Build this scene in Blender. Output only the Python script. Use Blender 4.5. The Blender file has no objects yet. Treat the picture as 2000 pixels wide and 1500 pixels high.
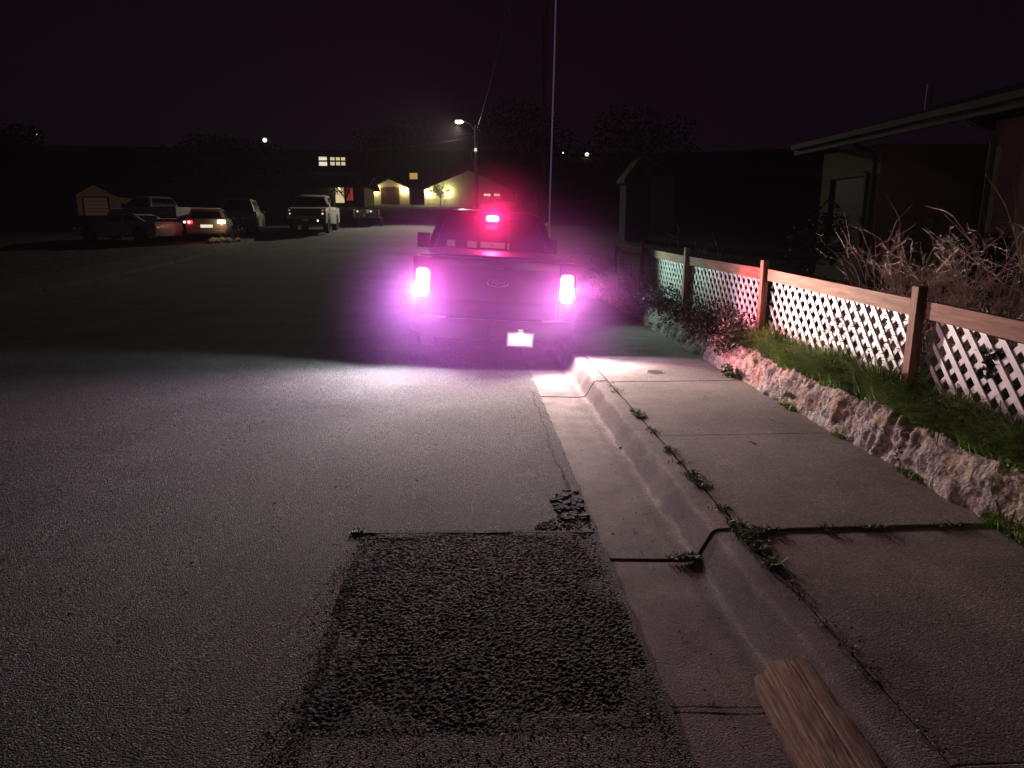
import bpy, bmesh, math, random
from mathutils import Vector, Matrix, noise
rnd = random.Random(7)
sc = bpy.context.scene
COL = sc.collection
PI = math.pi

# ------------------------------------------------------------------ helpers
def T(y):                                   # the street climbs away from the camera
    if y < 9: return 0.0
    if y < 36: return 0.0013*(y-9)**2
    return 0.0013*27**2 + 0.0605*(min(y, 95)-36)
def crown(x):
    return 0.022*max(0.0, min(0.71-x, 0.71+3.6)) - 0.014*max(0.0, -5.8-x)
def hill(x, y):
    if y < 90: return 0.0
    t = min(1.0, (y-90)/75.0)
    return 13*t*t*(3-2*t) + 1.5*noise.noise(Vector((x*.02, y*.02, 3)))*t

class MB:
    def __init__(s): s.b = bmesh.new()
    def box(s, c, d, rz=0, rx=0, ry=0, taper=1.0):
        M = Matrix.Translation(c) @ Matrix.Rotation(rz,4,'Z') @ Matrix.Rotation(rx,4,'X') @ Matrix.Rotation(ry,4,'Y')
        v = []
        for z in (-.5,.5):
            k = taper if z > 0 else 1
            for x,y in ((-.5,-.5),(.5,-.5),(.5,.5),(-.5,.5)):
                v.append(s.b.verts.new(M @ Vector((x*d[0]*k, y*d[1]*k, z*d[2]))))
        for f in ((0,3,2,1),(4,5,6,7),(0,1,5,4),(1,2,6,5),(2,3,7,6),(3,0,4,7)):
            s.b.faces.new([v[i] for i in f])
        return s
    def tube(s, pts, r, n=8, cap=True):
        pts = [Vector(p) for p in pts]
        rs = r if isinstance(r, (list,tuple)) else [r]*len(pts)
        rings = []; a = None
        for i,p in enumerate(pts):
            t = (pts[min(i+1,len(pts)-1)]-pts[max(i-1,0)])
            if t.length < 1e-9: t = Vector((0,0,1))
            t.normalize()
            if a is None:
                a = t.orthogonal().normalized()
            else:
                a = (a - t*a.dot(t))
                a = a.normalized() if a.length > 1e-6 else t.orthogonal().normalized()
            b = t.cross(a)
            rings.append([s.b.verts.new(p + (a*math.cos(2*PI*k/n)+b*math.sin(2*PI*k/n))*rs[i]) for k in range(n)])
        for i in range(len(rings)-1):
            for k in range(n):
                s.b.faces.new((rings[i][k], rings[i][(k+1)%n], rings[i+1][(k+1)%n], rings[i+1][k]))
        if cap and n > 2:
            s.b.faces.new(rings[0][::-1]); s.b.faces.new(rings[-1])
        return s
    def prism(s, poly, a, b, axis='x', sa=1.0, sb=1.0):
        """poly of 2D points; axis x: (y,z) extruded a..b ; axis y: (x,z) ; axis z: (x,y)"""
        def P(p, t):
            return {'x':(t,p[0],p[1]), 'y':(p[0],t,p[1]), 'z':(p[0],p[1],t)}[axis]
        A = [s.b.verts.new(P(p,a)) for p in poly]; B = [s.b.verts.new(P(p,b)) for p in poly]
        n = len(poly)
        s.b.faces.new(A[::-1]); s.b.faces.new(B)
        for i in range(n):
            s.b.faces.new((A[i],A[(i+1)%n],B[(i+1)%n],B[i]))
        return s
    def loft(s, sections, closed=True, cap=True):
        R = [[s.b.verts.new(p) for p in sec] for sec in sections]
        n = len(R[0])
        for i in range(len(R)-1):
            for k in range(n if closed else n-1):
                s.b.faces.new((R[i][k], R[i][(k+1)%n], R[i+1][(k+1)%n], R[i+1][k]))
        if cap and closed:
            s.b.faces.new(R[0][::-1]); s.b.faces.new(R[-1])
        return s
    def quad(s, *p):
        s.b.faces.new([s.b.verts.new(q) for q in p]); return s
    def build(s, name, mat, parent=None, bevel=0, seg=2, smooth=False, sub=0):
        b = s.b
        bmesh.ops.recalc_face_normals(b, faces=b.faces[:])
        if bevel:
            ed = [e for e in b.edges if len(e.link_faces) == 2 and e.calc_face_angle(0) > 0.5]
            bmesh.ops.bevel(b, geom=ed, offset=bevel, segments=seg, affect='EDGES', profile=.6, clamp_overlap=True)
        m = bpy.data.meshes.new(name); b.to_mesh(m); b.free()
        if smooth:
            for p in m.polygons: p.use_smooth = True
            if smooth != 'all': m.set_sharp_from_angle(angle=math.radians(38))
        o = bpy.data.objects.new(name, m); COL.objects.link(o)
        if mat: m.materials.append(mat)
        if parent: o.parent = parent
        if sub:
            md = o.modifiers.new('s','SUBSURF'); md.levels = md.render_levels = sub
        return o
def tag(o, label=None, cat=None, group=None, kind=None):
    if label: o['label'] = label
    if cat: o['category'] = cat
    if group: o['group'] = group
    if kind: o['kind'] = kind
    return o
def thing(name, loc, label, cat, rz=0, group=None, ry=0):
    o = bpy.data.objects.new(name, None); COL.objects.link(o); o.location = loc; o.rotation_euler = (0,ry,rz)
    o.empty_display_size = .1
    return tag(o, label, cat, group)
def copy_tree(o, parent=None):
    c = o.copy(); COL.objects.link(c)
    if parent: c.parent = parent
    for ch in list(o.children): copy_tree(ch, c)
    return c
def circ(cx, cz, r, a0, a1, n):
    return [(cx+r*math.cos(a0+(a1-a0)*i/n), cz+r*math.sin(a0+(a1-a0)*i/n)) for i in range(n+1)]

# ------------------------------------------------------------------ materials
def newmat(name):
    m = bpy.data.materials.new(name); m.use_nodes = True
    nt = m.node_tree; p = nt.nodes['Principled BSDF']
    return m, nt, p
def mat(name, c, c2=None, rough=.6, metal=0, scale=6, bump=0, bscale=None, spec=.5, detail=6, coat=0, em=None, es=0, stretch=None):
    m, nt, p = newmat(name); N, L = nt.nodes, nt.links
    p.inputs['Roughness'].default_value = rough; p.inputs['Metallic'].default_value = metal
    p.inputs['Specular IOR Level'].default_value = spec
    p.inputs['Coat Weight'].default_value = coat
    tc = N.new('ShaderNodeTexCoord'); src = tc.outputs['Object']
    if stretch:
        mp = N.new('ShaderNodeMapping'); mp.inputs['Scale'].default_value = stretch
        L.new(src, mp.inputs[0]); src = mp.outputs[0]
    n = N.new('ShaderNodeTexNoise'); n.inputs['Scale'].default_value = scale; n.inputs['Detail'].default_value = detail
    L.new(src, n.inputs['Vector'])
    r = N.new('ShaderNodeValToRGB'); L.new(n.outputs['Fac'], r.inputs[0])
    if c2 is None: c2 = tuple(v*.78 for v in c)
    r.color_ramp.elements[0].position = .34; r.color_ramp.elements[1].position = .66
    r.color_ramp.elements[0].color = (*c2,1); r.color_ramp.elements[1].color = (*c,1)
    L.new(r.outputs[0], p.inputs['Base Color'])
    if bump:
        b = N.new('ShaderNodeBump'); b.inputs['Strength'].default_value = 1; b.inputs['Distance'].default_value = bump
        n2 = N.new('ShaderNodeTexNoise'); n2.inputs['Scale'].default_value = bscale or scale*4; n2.inputs['Detail'].default_value = 5
        L.new(src, n2.inputs['Vector']); L.new(n2.outputs['Fac'], b.inputs['Height']); L.new(b.outputs[0], p.inputs['Normal'])
    if em:
        p.inputs['Emission Color'].default_value = (*em,1); p.inputs['Emission Strength'].default_value = es
    return m

def ground_mat(name, dark, light, grain, depth, chip=0, stain=1.2, rough=.9, big=None, lo=.33, hi=.68):
    """aggregate surface: fine grains, chips, broad stains"""
    m, nt, p = newmat(name); N, L = nt.nodes, nt.links
    p.inputs['Roughness'].default_value = rough; p.inputs['Specular IOR Level'].default_value = .35
    tc = N.new('ShaderNodeTexCoord'); src = tc.outputs['Object']
    n1 = N.new('ShaderNodeTexNoise'); n1.inputs['Scale'].default_value = grain; n1.inputs['Detail'].default_value = 6; n1.inputs['Roughness'].default_value = .62; L.new(src, n1.inputs['Vector'])
    v1 = N.new('ShaderNodeTexVoronoi'); v1.inputs['Scale'].default_value = grain*1.1; L.new(src, v1.inputs['Vector'])
    n2 = N.new('ShaderNodeTexNoise'); n2.inputs['Scale'].default_value = stain; n2.inputs['Detail'].default_value = 8; n2.inputs['Roughness'].default_value = .62; L.new(src, n2.inputs['Vector'])
    r1 = N.new('ShaderNodeValToRGB'); L.new(n1.outputs['Fac'], r1.inputs[0])
    r1.color_ramp.elements[0].position = lo; r1.color_ramp.elements[1].position = hi
    r1.color_ramp.elements[0].color = (*dark,1); r1.color_ramp.elements[1].color = (*light,1)
    r2 = N.new('ShaderNodeValToRGB'); L.new(n2.outputs['Fac'], r2.inputs[0])
    r2.color_ramp.elements[0].position = .3; r2.color_ramp.elements[1].position = .72
    r2.color_ramp.elements[0].color = (.50,.49,.49,1); r2.color_ramp.elements[1].color = (1.2,1.19,1.17,1)
    mx = N.new('ShaderNodeMixRGB'); mx.blend_type = 'MULTIPLY'; mx.inputs[0].default_value = 1
    L.new(r1.outputs[0], mx.inputs[1]); L.new(r2.outputs[0], mx.inputs[2]); out = mx.outputs[0]
    if chip:
        sep = N.new('ShaderNodeSeparateColor'); L.new(v1.outputs['Color'], sep.inputs[0])
        rc = N.new('ShaderNodeValToRGB'); L.new(sep.outputs[0], rc.inputs[0])
        rc.color_ramp.elements[0].position = .93; rc.color_ramp.elements[0].color = (0,0,0,1)
        rc.color_ramp.elements[1].position = .97; rc.color_ramp.elements[1].color = (chip,chip*.95,chip*.92,1)
        ad = N.new('ShaderNodeMixRGB'); ad.blend_type = 'ADD'; ad.inputs[0].default_value = 1
        L.new(out, ad.inputs[1]); L.new(rc.outputs[0], ad.inputs[2]); out = ad.outputs[0]
    L.new(out, p.inputs['Base Color'])
    mad = N.new('ShaderNodeMath'); mad.operation = 'MULTIPLY_ADD'; mad.inputs[1].default_value = -.8
    L.new(v1.outputs['Distance'], mad.inputs[0]); L.new(n1.outputs['Fac'], mad.inputs[2])
    h = mad.outputs[0]
    if big:
        n3 = N.new('ShaderNodeTexNoise'); n3.inputs['Scale'].default_value = big[0]; n3.inputs['Detail'].default_value = 4; L.new(src, n3.inputs['Vector'])
        m3 = N.new('ShaderNodeMath'); m3.operation = 'MULTIPLY_ADD'; m3.inputs[1].default_value = big[1]
        L.new(n3.outputs['Fac'], m3.inputs[0]); L.new(h, m3.inputs[2]); h = m3.outputs[0]
    b = N.new('ShaderNodeBump'); b.inputs['Strength'].default_value = 1; b.inputs['Distance'].default_value = depth
    L.new(h, b.inputs['Height']); L.new(b.outputs[0], p.inputs['Normal'])
    return m

ASPH   = ground_mat('asphalt', (.004,.004,.005), (.215,.21,.218), 120, .0062, chip=.22, stain=.7, lo=.44, hi=.57)
PATCH  = ground_mat('coarse_asphalt', (.010,.009,.009), (.085,.076,.077), 80, .005, chip=.16, stain=2.0)
CONC   = ground_mat('concrete', (.13,.12,.105), (.40,.375,.34), 110, .0012, chip=.16, stain=1.6)
CONCK  = ground_mat('kerb_concrete', (.15,.135,.125), (.40,.37,.35), 110, .0012, chip=.10, stain=3.0)
SOIL   = ground_mat('soil', (.02,.016,.012), (.06,.048,.036), 30, .012, stain=2)
FIELD  = ground_mat('yard', (.02,.022,.016), (.05,.052,.038), 3, .05, stain=.15)
def kerb_dirt_shade(m):  # gutter dirt, plus painted shade on the face and light edge lines
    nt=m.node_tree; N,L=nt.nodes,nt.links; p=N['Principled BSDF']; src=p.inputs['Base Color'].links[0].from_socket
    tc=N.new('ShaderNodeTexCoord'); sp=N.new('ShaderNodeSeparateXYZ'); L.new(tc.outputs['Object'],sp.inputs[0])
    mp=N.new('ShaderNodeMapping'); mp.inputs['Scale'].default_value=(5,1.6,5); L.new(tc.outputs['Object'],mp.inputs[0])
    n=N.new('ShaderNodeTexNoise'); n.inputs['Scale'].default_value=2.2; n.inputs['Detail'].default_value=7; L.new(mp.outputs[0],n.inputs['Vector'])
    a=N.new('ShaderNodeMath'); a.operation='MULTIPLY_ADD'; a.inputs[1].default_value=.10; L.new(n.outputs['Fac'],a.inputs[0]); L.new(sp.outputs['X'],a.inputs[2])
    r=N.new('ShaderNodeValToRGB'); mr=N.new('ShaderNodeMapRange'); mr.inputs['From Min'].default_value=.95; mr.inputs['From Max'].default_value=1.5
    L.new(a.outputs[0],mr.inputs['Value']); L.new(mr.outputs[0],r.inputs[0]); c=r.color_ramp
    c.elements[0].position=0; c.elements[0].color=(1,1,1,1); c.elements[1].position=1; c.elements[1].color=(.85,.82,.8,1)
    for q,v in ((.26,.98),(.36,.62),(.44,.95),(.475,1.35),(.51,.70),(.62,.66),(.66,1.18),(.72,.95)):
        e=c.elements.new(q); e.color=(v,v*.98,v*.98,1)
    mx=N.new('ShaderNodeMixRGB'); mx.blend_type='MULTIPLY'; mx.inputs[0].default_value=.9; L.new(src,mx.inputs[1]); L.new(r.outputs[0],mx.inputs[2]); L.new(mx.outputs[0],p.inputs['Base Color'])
kerb_dirt_shade(CONCK)
DARKGAP = mat('gap_dirt', (.02,.017,.015), rough=1, bump=.004, bscale=90)
BLACKP = mat('black_paint', (.012,.012,.014), rough=.28, coat=.4, scale=2)
BLACKPL= mat('black_plastic', (.02,.02,.022), rough=.6, bump=.0008, bscale=300)
GLASSD = mat('dark_glass', (.008,.008,.01), rough=.22, spec=.6, scale=1)
TYRE   = mat('rubber', (.018,.018,.018), rough=.85)
RIM    = mat('alloy', (.45,.45,.47), rough=.35, metal=.9)
CHROME = mat('chrome', (.75,.75,.78), rough=.12, metal=1)
WHITEP = mat('white_paint', (.62,.63,.6), (.52,.53,.5), rough=.35, coat=.3, scale=3)
SILVER = mat('pale_silver_paint', (.5,.5,.46), (.42,.42,.4), rough=.35, coat=.3, scale=2)
GREYP  = mat('grey_paint', (.22,.2,.19), rough=.35, coat=.3)
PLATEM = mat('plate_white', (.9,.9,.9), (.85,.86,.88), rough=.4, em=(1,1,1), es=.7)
PLAINPL= mat('plate_dull', (.7,.7,.65), rough=.5)
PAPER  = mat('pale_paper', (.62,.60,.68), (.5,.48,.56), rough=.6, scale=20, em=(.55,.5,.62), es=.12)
LATT   = mat('white_vinyl', (.84,.83,.82), (.66,.65,.63), rough=.5, scale=9, bump=.0006, bscale=60)
WOODF  = mat('redwood_board', (.40,.205,.125), (.22,.11,.065), rough=.8, scale=5, bump=.003, bscale=14, stretch=(6,.7,8))
WOODP  = mat('redwood_post', (.38,.19,.115), (.2,.10,.06), rough=.8, scale=5, bump=.003, bscale=14, stretch=(8,8,.8))
POLEM  = mat('pole_wood', (.34,.24,.22), (.2,.14,.13), rough=.85, scale=5, bump=.004, stretch=(5,5,.5))
POLEF  = mat('far_pole_wood', (.34,.31,.25), (.24,.21,.17), rough=.85, scale=5, stretch=(5,5,.5))
STEEL  = mat('galvanised', (.55,.53,.55), rough=.45, metal=.4)
YELLOW = mat('yellow_guard', (.75,.62,.08), rough=.5, em=(.6,.5,.1), es=.05)
STUCCO = mat('tan_stucco', (.55,.50,.30), (.48,.44,.26), rough=.9, scale=12, bump=.003, bscale=120)
STUCCOY= mat('cream_stucco', (.62,.58,.42), (.54,.5,.36), rough=.9, scale=4, bump=.003, bscale=60)
SIDING = mat('grey_siding', (.09,.09,.1), rough=.8, scale=3)
ROOFM  = mat('roof_shingle', (.06,.055,.055), (.035,.03,.03), rough=.9, scale=8, bump=.01, bscale=20)
TRIM   = mat('pale_trim', (.15,.16,.13), rough=.7)
DOORB  = mat('brown_door', (.16,.07,.07), (.1,.045,.045), rough=.6, scale=6)
DOORT  = mat('tan_door', (.58,.5,.34), rough=.7)
STICK  = mat('dry_twig', (.86,.78,.70), (.6,.5,.43), rough=.9, scale=14)
BARK   = mat('bark', (.10,.075,.055), (.05,.038,.03), rough=.95, scale=10, bump=.01)
def leafmat(n, a, b, s=3.0):
    m = mat(n, a, b, rough=.6, scale=s, detail=3)
    p = m.node_tree.nodes['Principled BSDF']
    return m
GRASS  = leafmat('grass_green', (.28,.48,.075), (.07,.13,.025), 5)
WEEDM  = leafmat('weed_green', (.13,.22,.04), (.05,.09,.02), 9)
LEAFD  = leafmat('dark_leaf', (.06,.062,.035), (.025,.026,.018), 4)
LEAFB  = leafmat('broad_leaf', (.05,.08,.03), (.025,.04,.015), 4)
LEAFT  = leafmat('tree_leaf', (.05,.06,.03), (.02,.025,.014), 1.2)
LEAFDRY= leafmat('brown_leaf', (.22,.14,.11), (.12,.07,.06), 8)
def emis(name, c, s):
    m = bpy.data.materials.new(name); m.use_nodes = True; nt = m.node_tree
    nt.nodes.clear(); e = nt.nodes.new('ShaderNodeEmission'); o = nt.nodes.new('ShaderNodeOutputMaterial')
    tc = nt.nodes.new('ShaderNodeTexCoord'); n = nt.nodes.new('ShaderNodeTexNoise'); n.inputs['Scale'].default_value = 9
    r = nt.nodes.new('ShaderNodeValToRGB'); r.color_ramp.elements[0].color = (*[v*.75 for v in c],1); r.color_ramp.elements[1].color = (*c,1)
    nt.links.new(tc.outputs['Object'], n.inputs['Vector']); nt.links.new(n.outputs['Fac'], r.inputs[0]); nt.links.new(r.outputs[0], e.inputs[0])
    e.inputs[1].default_value = s; nt.links.new(e.outputs[0], o.inputs[0])
    return m
LENSHOT = emis('lit_tail_lens', (1,.80,.86), 3.0)
LENSRED = emis('lit_red_lens', (1,.06,.10), 1.6)
BRAKEHOT= emis('lit_brake_lens', (1,.66,.80), 4.0)
REDSMALL= emis('red_lamp', (1,.05,.06), 2.2)
WARMSM  = emis('warm_lamp', (1,.74,.40), 7)
COOLSM  = emis('cool_lamp', (.9,1,.85), 6)
WARMWIN = emis('lit_window', (1,.82,.45), .75)
PALEWIN = emis('lit_pale_window', (1,.95,.72), .95)
AMBWIN  = emis('amber_window', (1,.55,.15), .55)
REDDRAPE= emis('lit_red_curtain', (.7,.09,.06), .35)

# ------------------------------------------------------------------ ground sheets
def grid(name, xs, ys, zf, m, kind='structure', skip=None, smooth=True):
    b = bmesh.new()
    V = [[b.verts.new((x,y,zf(x,y))) for x in xs] for y in ys]
    for j in range(len(ys)-1):
        for i in range(len(xs)-1):
            if skip and skip((xs[i]+xs[i+1])/2, (ys[j]+ys[j+1])/2): continue
            b.faces.new((V[j][i],V[j][i+1],V[j+1][i+1],V[j+1][i]))
    me = bpy.data.meshes.new(name); b.to_mesh(me); b.free(); me.materials.append(m)
    if smooth:
        for p in me.polygons: p.use_smooth = True
    o = bpy.data.objects.new(name, me); COL.objects.link(o)
    if kind: o['kind'] = kind
    return o
def fr(a, b, s):
    n = max(1, round((b-a)/s)); return [a+(b-a)*i/n for i in range(n+1)]

ys = fr(-25,95,2.5)+fr(100,420,8)
xsT = fr(-260,-13,9)+[-12.0,-10.7]+fr(-10.3,2.7,2.6)+[2.95,3.4]+fr(6,260,8)
def zT(x, y):
    b = T(y)+hill(x,y)
    if y > 84: return b+.02
    if x < -11.9: return b+.16
    if x <= -10.0: return b+.05 if x<-10.5 else b-.16
    if x <= 2.8: return b-.16
    if x < 3.3: return b+.40
    return b+.62
grid('ground', xsT, ys, zT, FIELD)

PX0, PX1, PY0, PY1 = -.62, .69, 2.10, 3.74
xsR = fr(-10.2,-4,.8)+fr(-3.6,PX0,.35)+[0.0,.35,.62,PX1]
ysR = fr(-8,0,1)+[.7,1.4,PY0,2.6,3.2,PY1]+fr(4.2,12,.5)+fr(13,84,1.0)
def edge(y): return .71+.016*noise.noise(Vector((3,y*5,0)))+.012*noise.noise(Vector((9,y*17,0)))
ysR2 = sorted(set([round(v,3) for v in ysR]))
grid('road', xsR, ysR2, lambda x,y: T(y)+crown(x)+.006, ASPH,
     skip=lambda x,y: PX0 < x < PX1 and PY0 < y < PY1)
# ragged margin of the asphalt along the gutter
b = MB(); yy = fr(-2,22,.035); A=[];B_=[]
for y in yy:
    A.append((PX1,y,T(y)+crown(PX1)+.006)); B_.append((edge(y),y,T(y)+.0055))
b.loft([A,B_,[(p[0]+.004,p[1],p[2]-.03) for p in B_]], closed=False, cap=False)
o = b.build('road_margin', ASPH, smooth=False); tag(o, kind='structure')

# coarse trench patch as real relief
def patch_z(x, y):
    v = Vector((x,y,0))
    e = min((x-PX0)*.8, PX1-x, (y-PY0)*.7, (PY1-y)*1.6)+.16*noise.noise(v*4+Vector((4,2,0)))
    k = max(0, min(1, e/.10)); k=k*k*(3-2*k)
    n = noise.fractal(v*80, .7, 2.1, 3)*.0036 + noise.noise(v*48)*.0026 + noise.noise(v*9)*.0018
    return crown(x)+.006 + k*(n-.004)+(1-k)*noise.noise(v*90)*.0012
xs = fr(PX0,PX1,.0065); ysp = fr(PY0,PY1,.0065)
grid('road_patch', xs, ysp, patch_z, PATCH, smooth=False)
# pebbles lying on the patch: nobody could count them
b = MB()
def pebble(b, x, y, z, r):
    n = 5; M = Matrix.Rotation(rnd.random()*6,3,'Z')
    top = [b.b.verts.new(Vector((x,y,z))+M@Vector((math.cos(2*PI*k/n)*r*.6*rnd.uniform(.7,1.2), math.sin(2*PI*k/n)*r*.6, r*.55))) for k in range(n)]
    bot = [b.b.verts.new(Vector((x,y,z))+M@Vector((math.cos(2*PI*k/n)*r*rnd.uniform(.8,1.2), math.sin(2*PI*k/n)*r, 0))) for k in range(n)]
    b.b.faces.new(top)
    for k in range(n): b.b.faces.new((bot[k],bot[(k+1)%n],top[(k+1)%n],top[k]))
for i in range(8500):
    x = rnd.uniform(PX0+.02,PX1-.02); y = rnd.uniform(PY0+.02,PY1-.02)
    pebble(b, x, y, patch_z(x,y)-.001, rnd.choice((.0025,.003,.004,.0055)))
o = b.build('gravel', ground_mat('patch_pebble', (.03,.027,.026), (.10,.09,.088), 60, .001)); tag(o, 'small stones bedded in the coarse road patch', 'gravel', kind='stuff')
b = MB()
for i in range(1500):
    x=PX0+.06-abs(rnd.gauss(0,.055)); y=rnd.uniform(1.75,3.6); x-= .04*noise.noise(Vector((y*5,0,2))); pebble(b,x,y,crown(x)+.006,rnd.choice((.0018,.0025,.004)))
for i in range(900):
    y=PY0+.05-abs(rnd.gauss(0,.22)); x=rnd.uniform(PX0-.1,PX1); pebble(b,x,y,crown(x)+.006,rnd.choice((.0018,.0025,.004)))
o = b.build('loose_gravel', ground_mat('loose_stone',(.05,.047,.046),(.20,.19,.19),70,.001)); tag(o,'dark loose gravel spilling out round the edges of the coarse road patch','gravel',kind='stuff')
b = MB()
for i in range(130):
    x = rnd.uniform(PX0-.1,PX1); y = rnd.uniform(1.9,3.7)
    pebble(b, x, y, (patch_z(x,y) if PX0<x<PX1 and y>PY0 else crown(x)+.006), rnd.uniform(.003,.006))
o = b.build('grit', mat('pale_grit', (.55,.5,.48), rough=.7)); tag(o, 'pale stone chips scattered over the coarse road patch', 'grit', kind='stuff')

# cracks in the road
def crack(pts, w, zf, name='road_crack'):
    b = MB(); L_=[];R_=[]
    for i,(x,y) in enumerate(pts):
        ww = w*rnd.uniform(.25,1.2); 
        d = Vector((pts[min(i+1,len(pts)-1)][0]-pts[max(0,i-1)][0], pts[min(i+1,len(pts)-1)][1]-pts[max(0,i-1)][1])).normalized()
        nx,ny = -d.y,d.x
        L_.append((x+nx*ww/2,y+ny*ww/2,zf(x,y))); R_.append((x-nx*ww/2,y-ny*ww/2,zf(x,y)))
    b.loft([L_,R_], closed=False, cap=False)
    return tag(b.build(name, DARKGAP), kind='structure')
zr = lambda x,y: T(y)+crown(x)+.0095
pts = []
x = .60
for y in fr(3.72,7.4,.03):
    x += rnd.uniform(-.012,.012)+(.63-x)*.12; pts.append((x+.03*noise.noise(Vector((y*2,0,0))),y))
crack(pts, .015, zr)
crack([(PX0+.02+(PX1-PX0-.1)*t, PY1+.012+.012*noise.noise(Vector((t*14,5,0)))+.02*t*(1-t)) for t in fr(0,1,.02)], .013, zr)
crack([(PX0-.05-.10*t+.03*noise.noise(Vector((t*9,2,0))), 3.3-.55*t) for t in fr(0,1,.05)], .005, zr)
crack([(-1.2+.25*t+.02*noise.noise(Vector((t*9,7,0))), 3.75+.03*math.sin(t*5)) for t in fr(0,1,.06)], .004, zr)
crack([(.70+.49*t, 2.24+.004*math.sin(t*9)) for t in fr(0,1,.04)], .014, lambda x,y: -.003-.015*min(1,(x-.69)/.41)+max(0,(x-1.145)*.4)+.0012)
# crumbled pothole beside the gutter: loose asphalt lumps
b = MB()
for i in range(260):
    t = rnd.random(); x = .36+.33*rnd.random(); y = 3.78+.36*rnd.random()*(x-.30)/.4
    pebble(b, x, y, crown(x)+.006, rnd.uniform(.003,.011))
o = b.build('asphalt_rubble', PATCH); tag(o, 'crumbled asphalt lumps where the road edge breaks up beside the gutter', 'rubble', kind='stuff')
b = MB()
for i in range(42):
    x = .52+rnd.random()*.16; y = 3.9+rnd.random()*.5
    b.box((x,y,crown(x)+.01),(rnd.uniform(.02,.07),rnd.uniform(.02,.05),.012),rz=rnd.random()*3,rx=rnd.uniform(-.2,.2))
o = b.build('broken_asphalt', PATCH, bevel=.003, seg=1); tag(o, 'thin broken flakes of asphalt along the gutter edge', 'rubble', kind='stuff')

# gutter pan and kerb poured as one, in sections
KP = [(.69,-.03),(.69,.0),(.86,-.007),(1.02,-.013),(1.10,-.015),(1.145,-.012),(1.17,-.003),(1.186,.018),(1.222,.085),(1.245,.127),(1.258,.142),(1.28,.150),(1.385,.155),(1.385,-.03)]
def kerb(y0, y1, dz=0, dx=0, tilt=0):
    b = MB(); secs = []
    for y in fr(y0, y1, .12):
        w = .003*noise.noise(Vector((y*3,1,0)))
        secs.append([(px+dx+ (w if pz>.02 else 0), y, pz+dz+T(y)+w*.6) for px,pz in KP])
    b.loft(secs)
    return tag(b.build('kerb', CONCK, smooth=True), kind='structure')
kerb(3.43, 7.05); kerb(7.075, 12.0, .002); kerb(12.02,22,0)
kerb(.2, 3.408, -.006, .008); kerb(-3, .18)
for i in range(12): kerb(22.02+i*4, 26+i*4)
tag(MB().prism([(.60,-.035),(1.42,-.035),(1.42,-.022),(.60,-.022)], -4, 22, 'y').build('joint_dirt', DARKGAP), kind='structure')
# pavement slabs
sy = [-1.6,.05,1.73,3.385,5.10,7.0,8.75,10.5,12.2]
def slab(y0, y1, dz):
    b = MB(); g=.008 if y0 != 3.385 else .016
    b.box(((1.402+2.79)/2, (y0+y1)/2, .155+dz-.05), (2.79-1.402, y1-y0-g, .1))
    return tag(b.build('pavement_slab', CONC, bevel=.006, seg=2), kind='structure')
for i in range(len(sy)-2): slab(sy[i], sy[i+1], [0,.0,-.006,.004,0,.002,0,.001][i])
grid('pavement', [1.402,2.0,2.79], fr(8.76,84,1.5), lambda x,y: T(y)+.157, CONC)
FARC = ground_mat('old_concrete', (.05,.047,.045), (.10,.095,.09), 20, .004)
grid('far_pavement', [-12.0,-10.35], fr(2,84,1.5), lambda x,y: T(y)+.16, FARC)
b = MB()
for y in fr(2,82,4)[:-1]:
    b.loft([[(-10.35,y,T(y)-.05),(-10.2,y,T(y)-.05),(-10.22,y,T(y)+.13),(-10.35,y,T(y)+.165)],[(-10.35,y+3.95,T(y+3.95)-.05),(-10.2,y+3.95,T(y+3.95)-.05),(-10.22,y+3.95,T(y+3.95)+.13),(-10.35,y+3.95,T(y+3.95)+.165)]])
tag(b.build('far_kerb', FARC), kind='structure')
# iron cover in the pavement
t = thing('valve_cover', (1.98,7.45,.158), 'small round dark iron cover set in the pavement by the kerb', 'utility cover')
MB().tube([(0,0,-.01),(0,0,.006)], .10, 20).build('cover_frame', STEEL, t)
MB().tube([(0,0,-.005),(0,0,.009)], .082, 20).build('lid', mat('iron', (.04,.035,.03), rough=.6, bump=.002, bscale=60), t)

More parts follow.
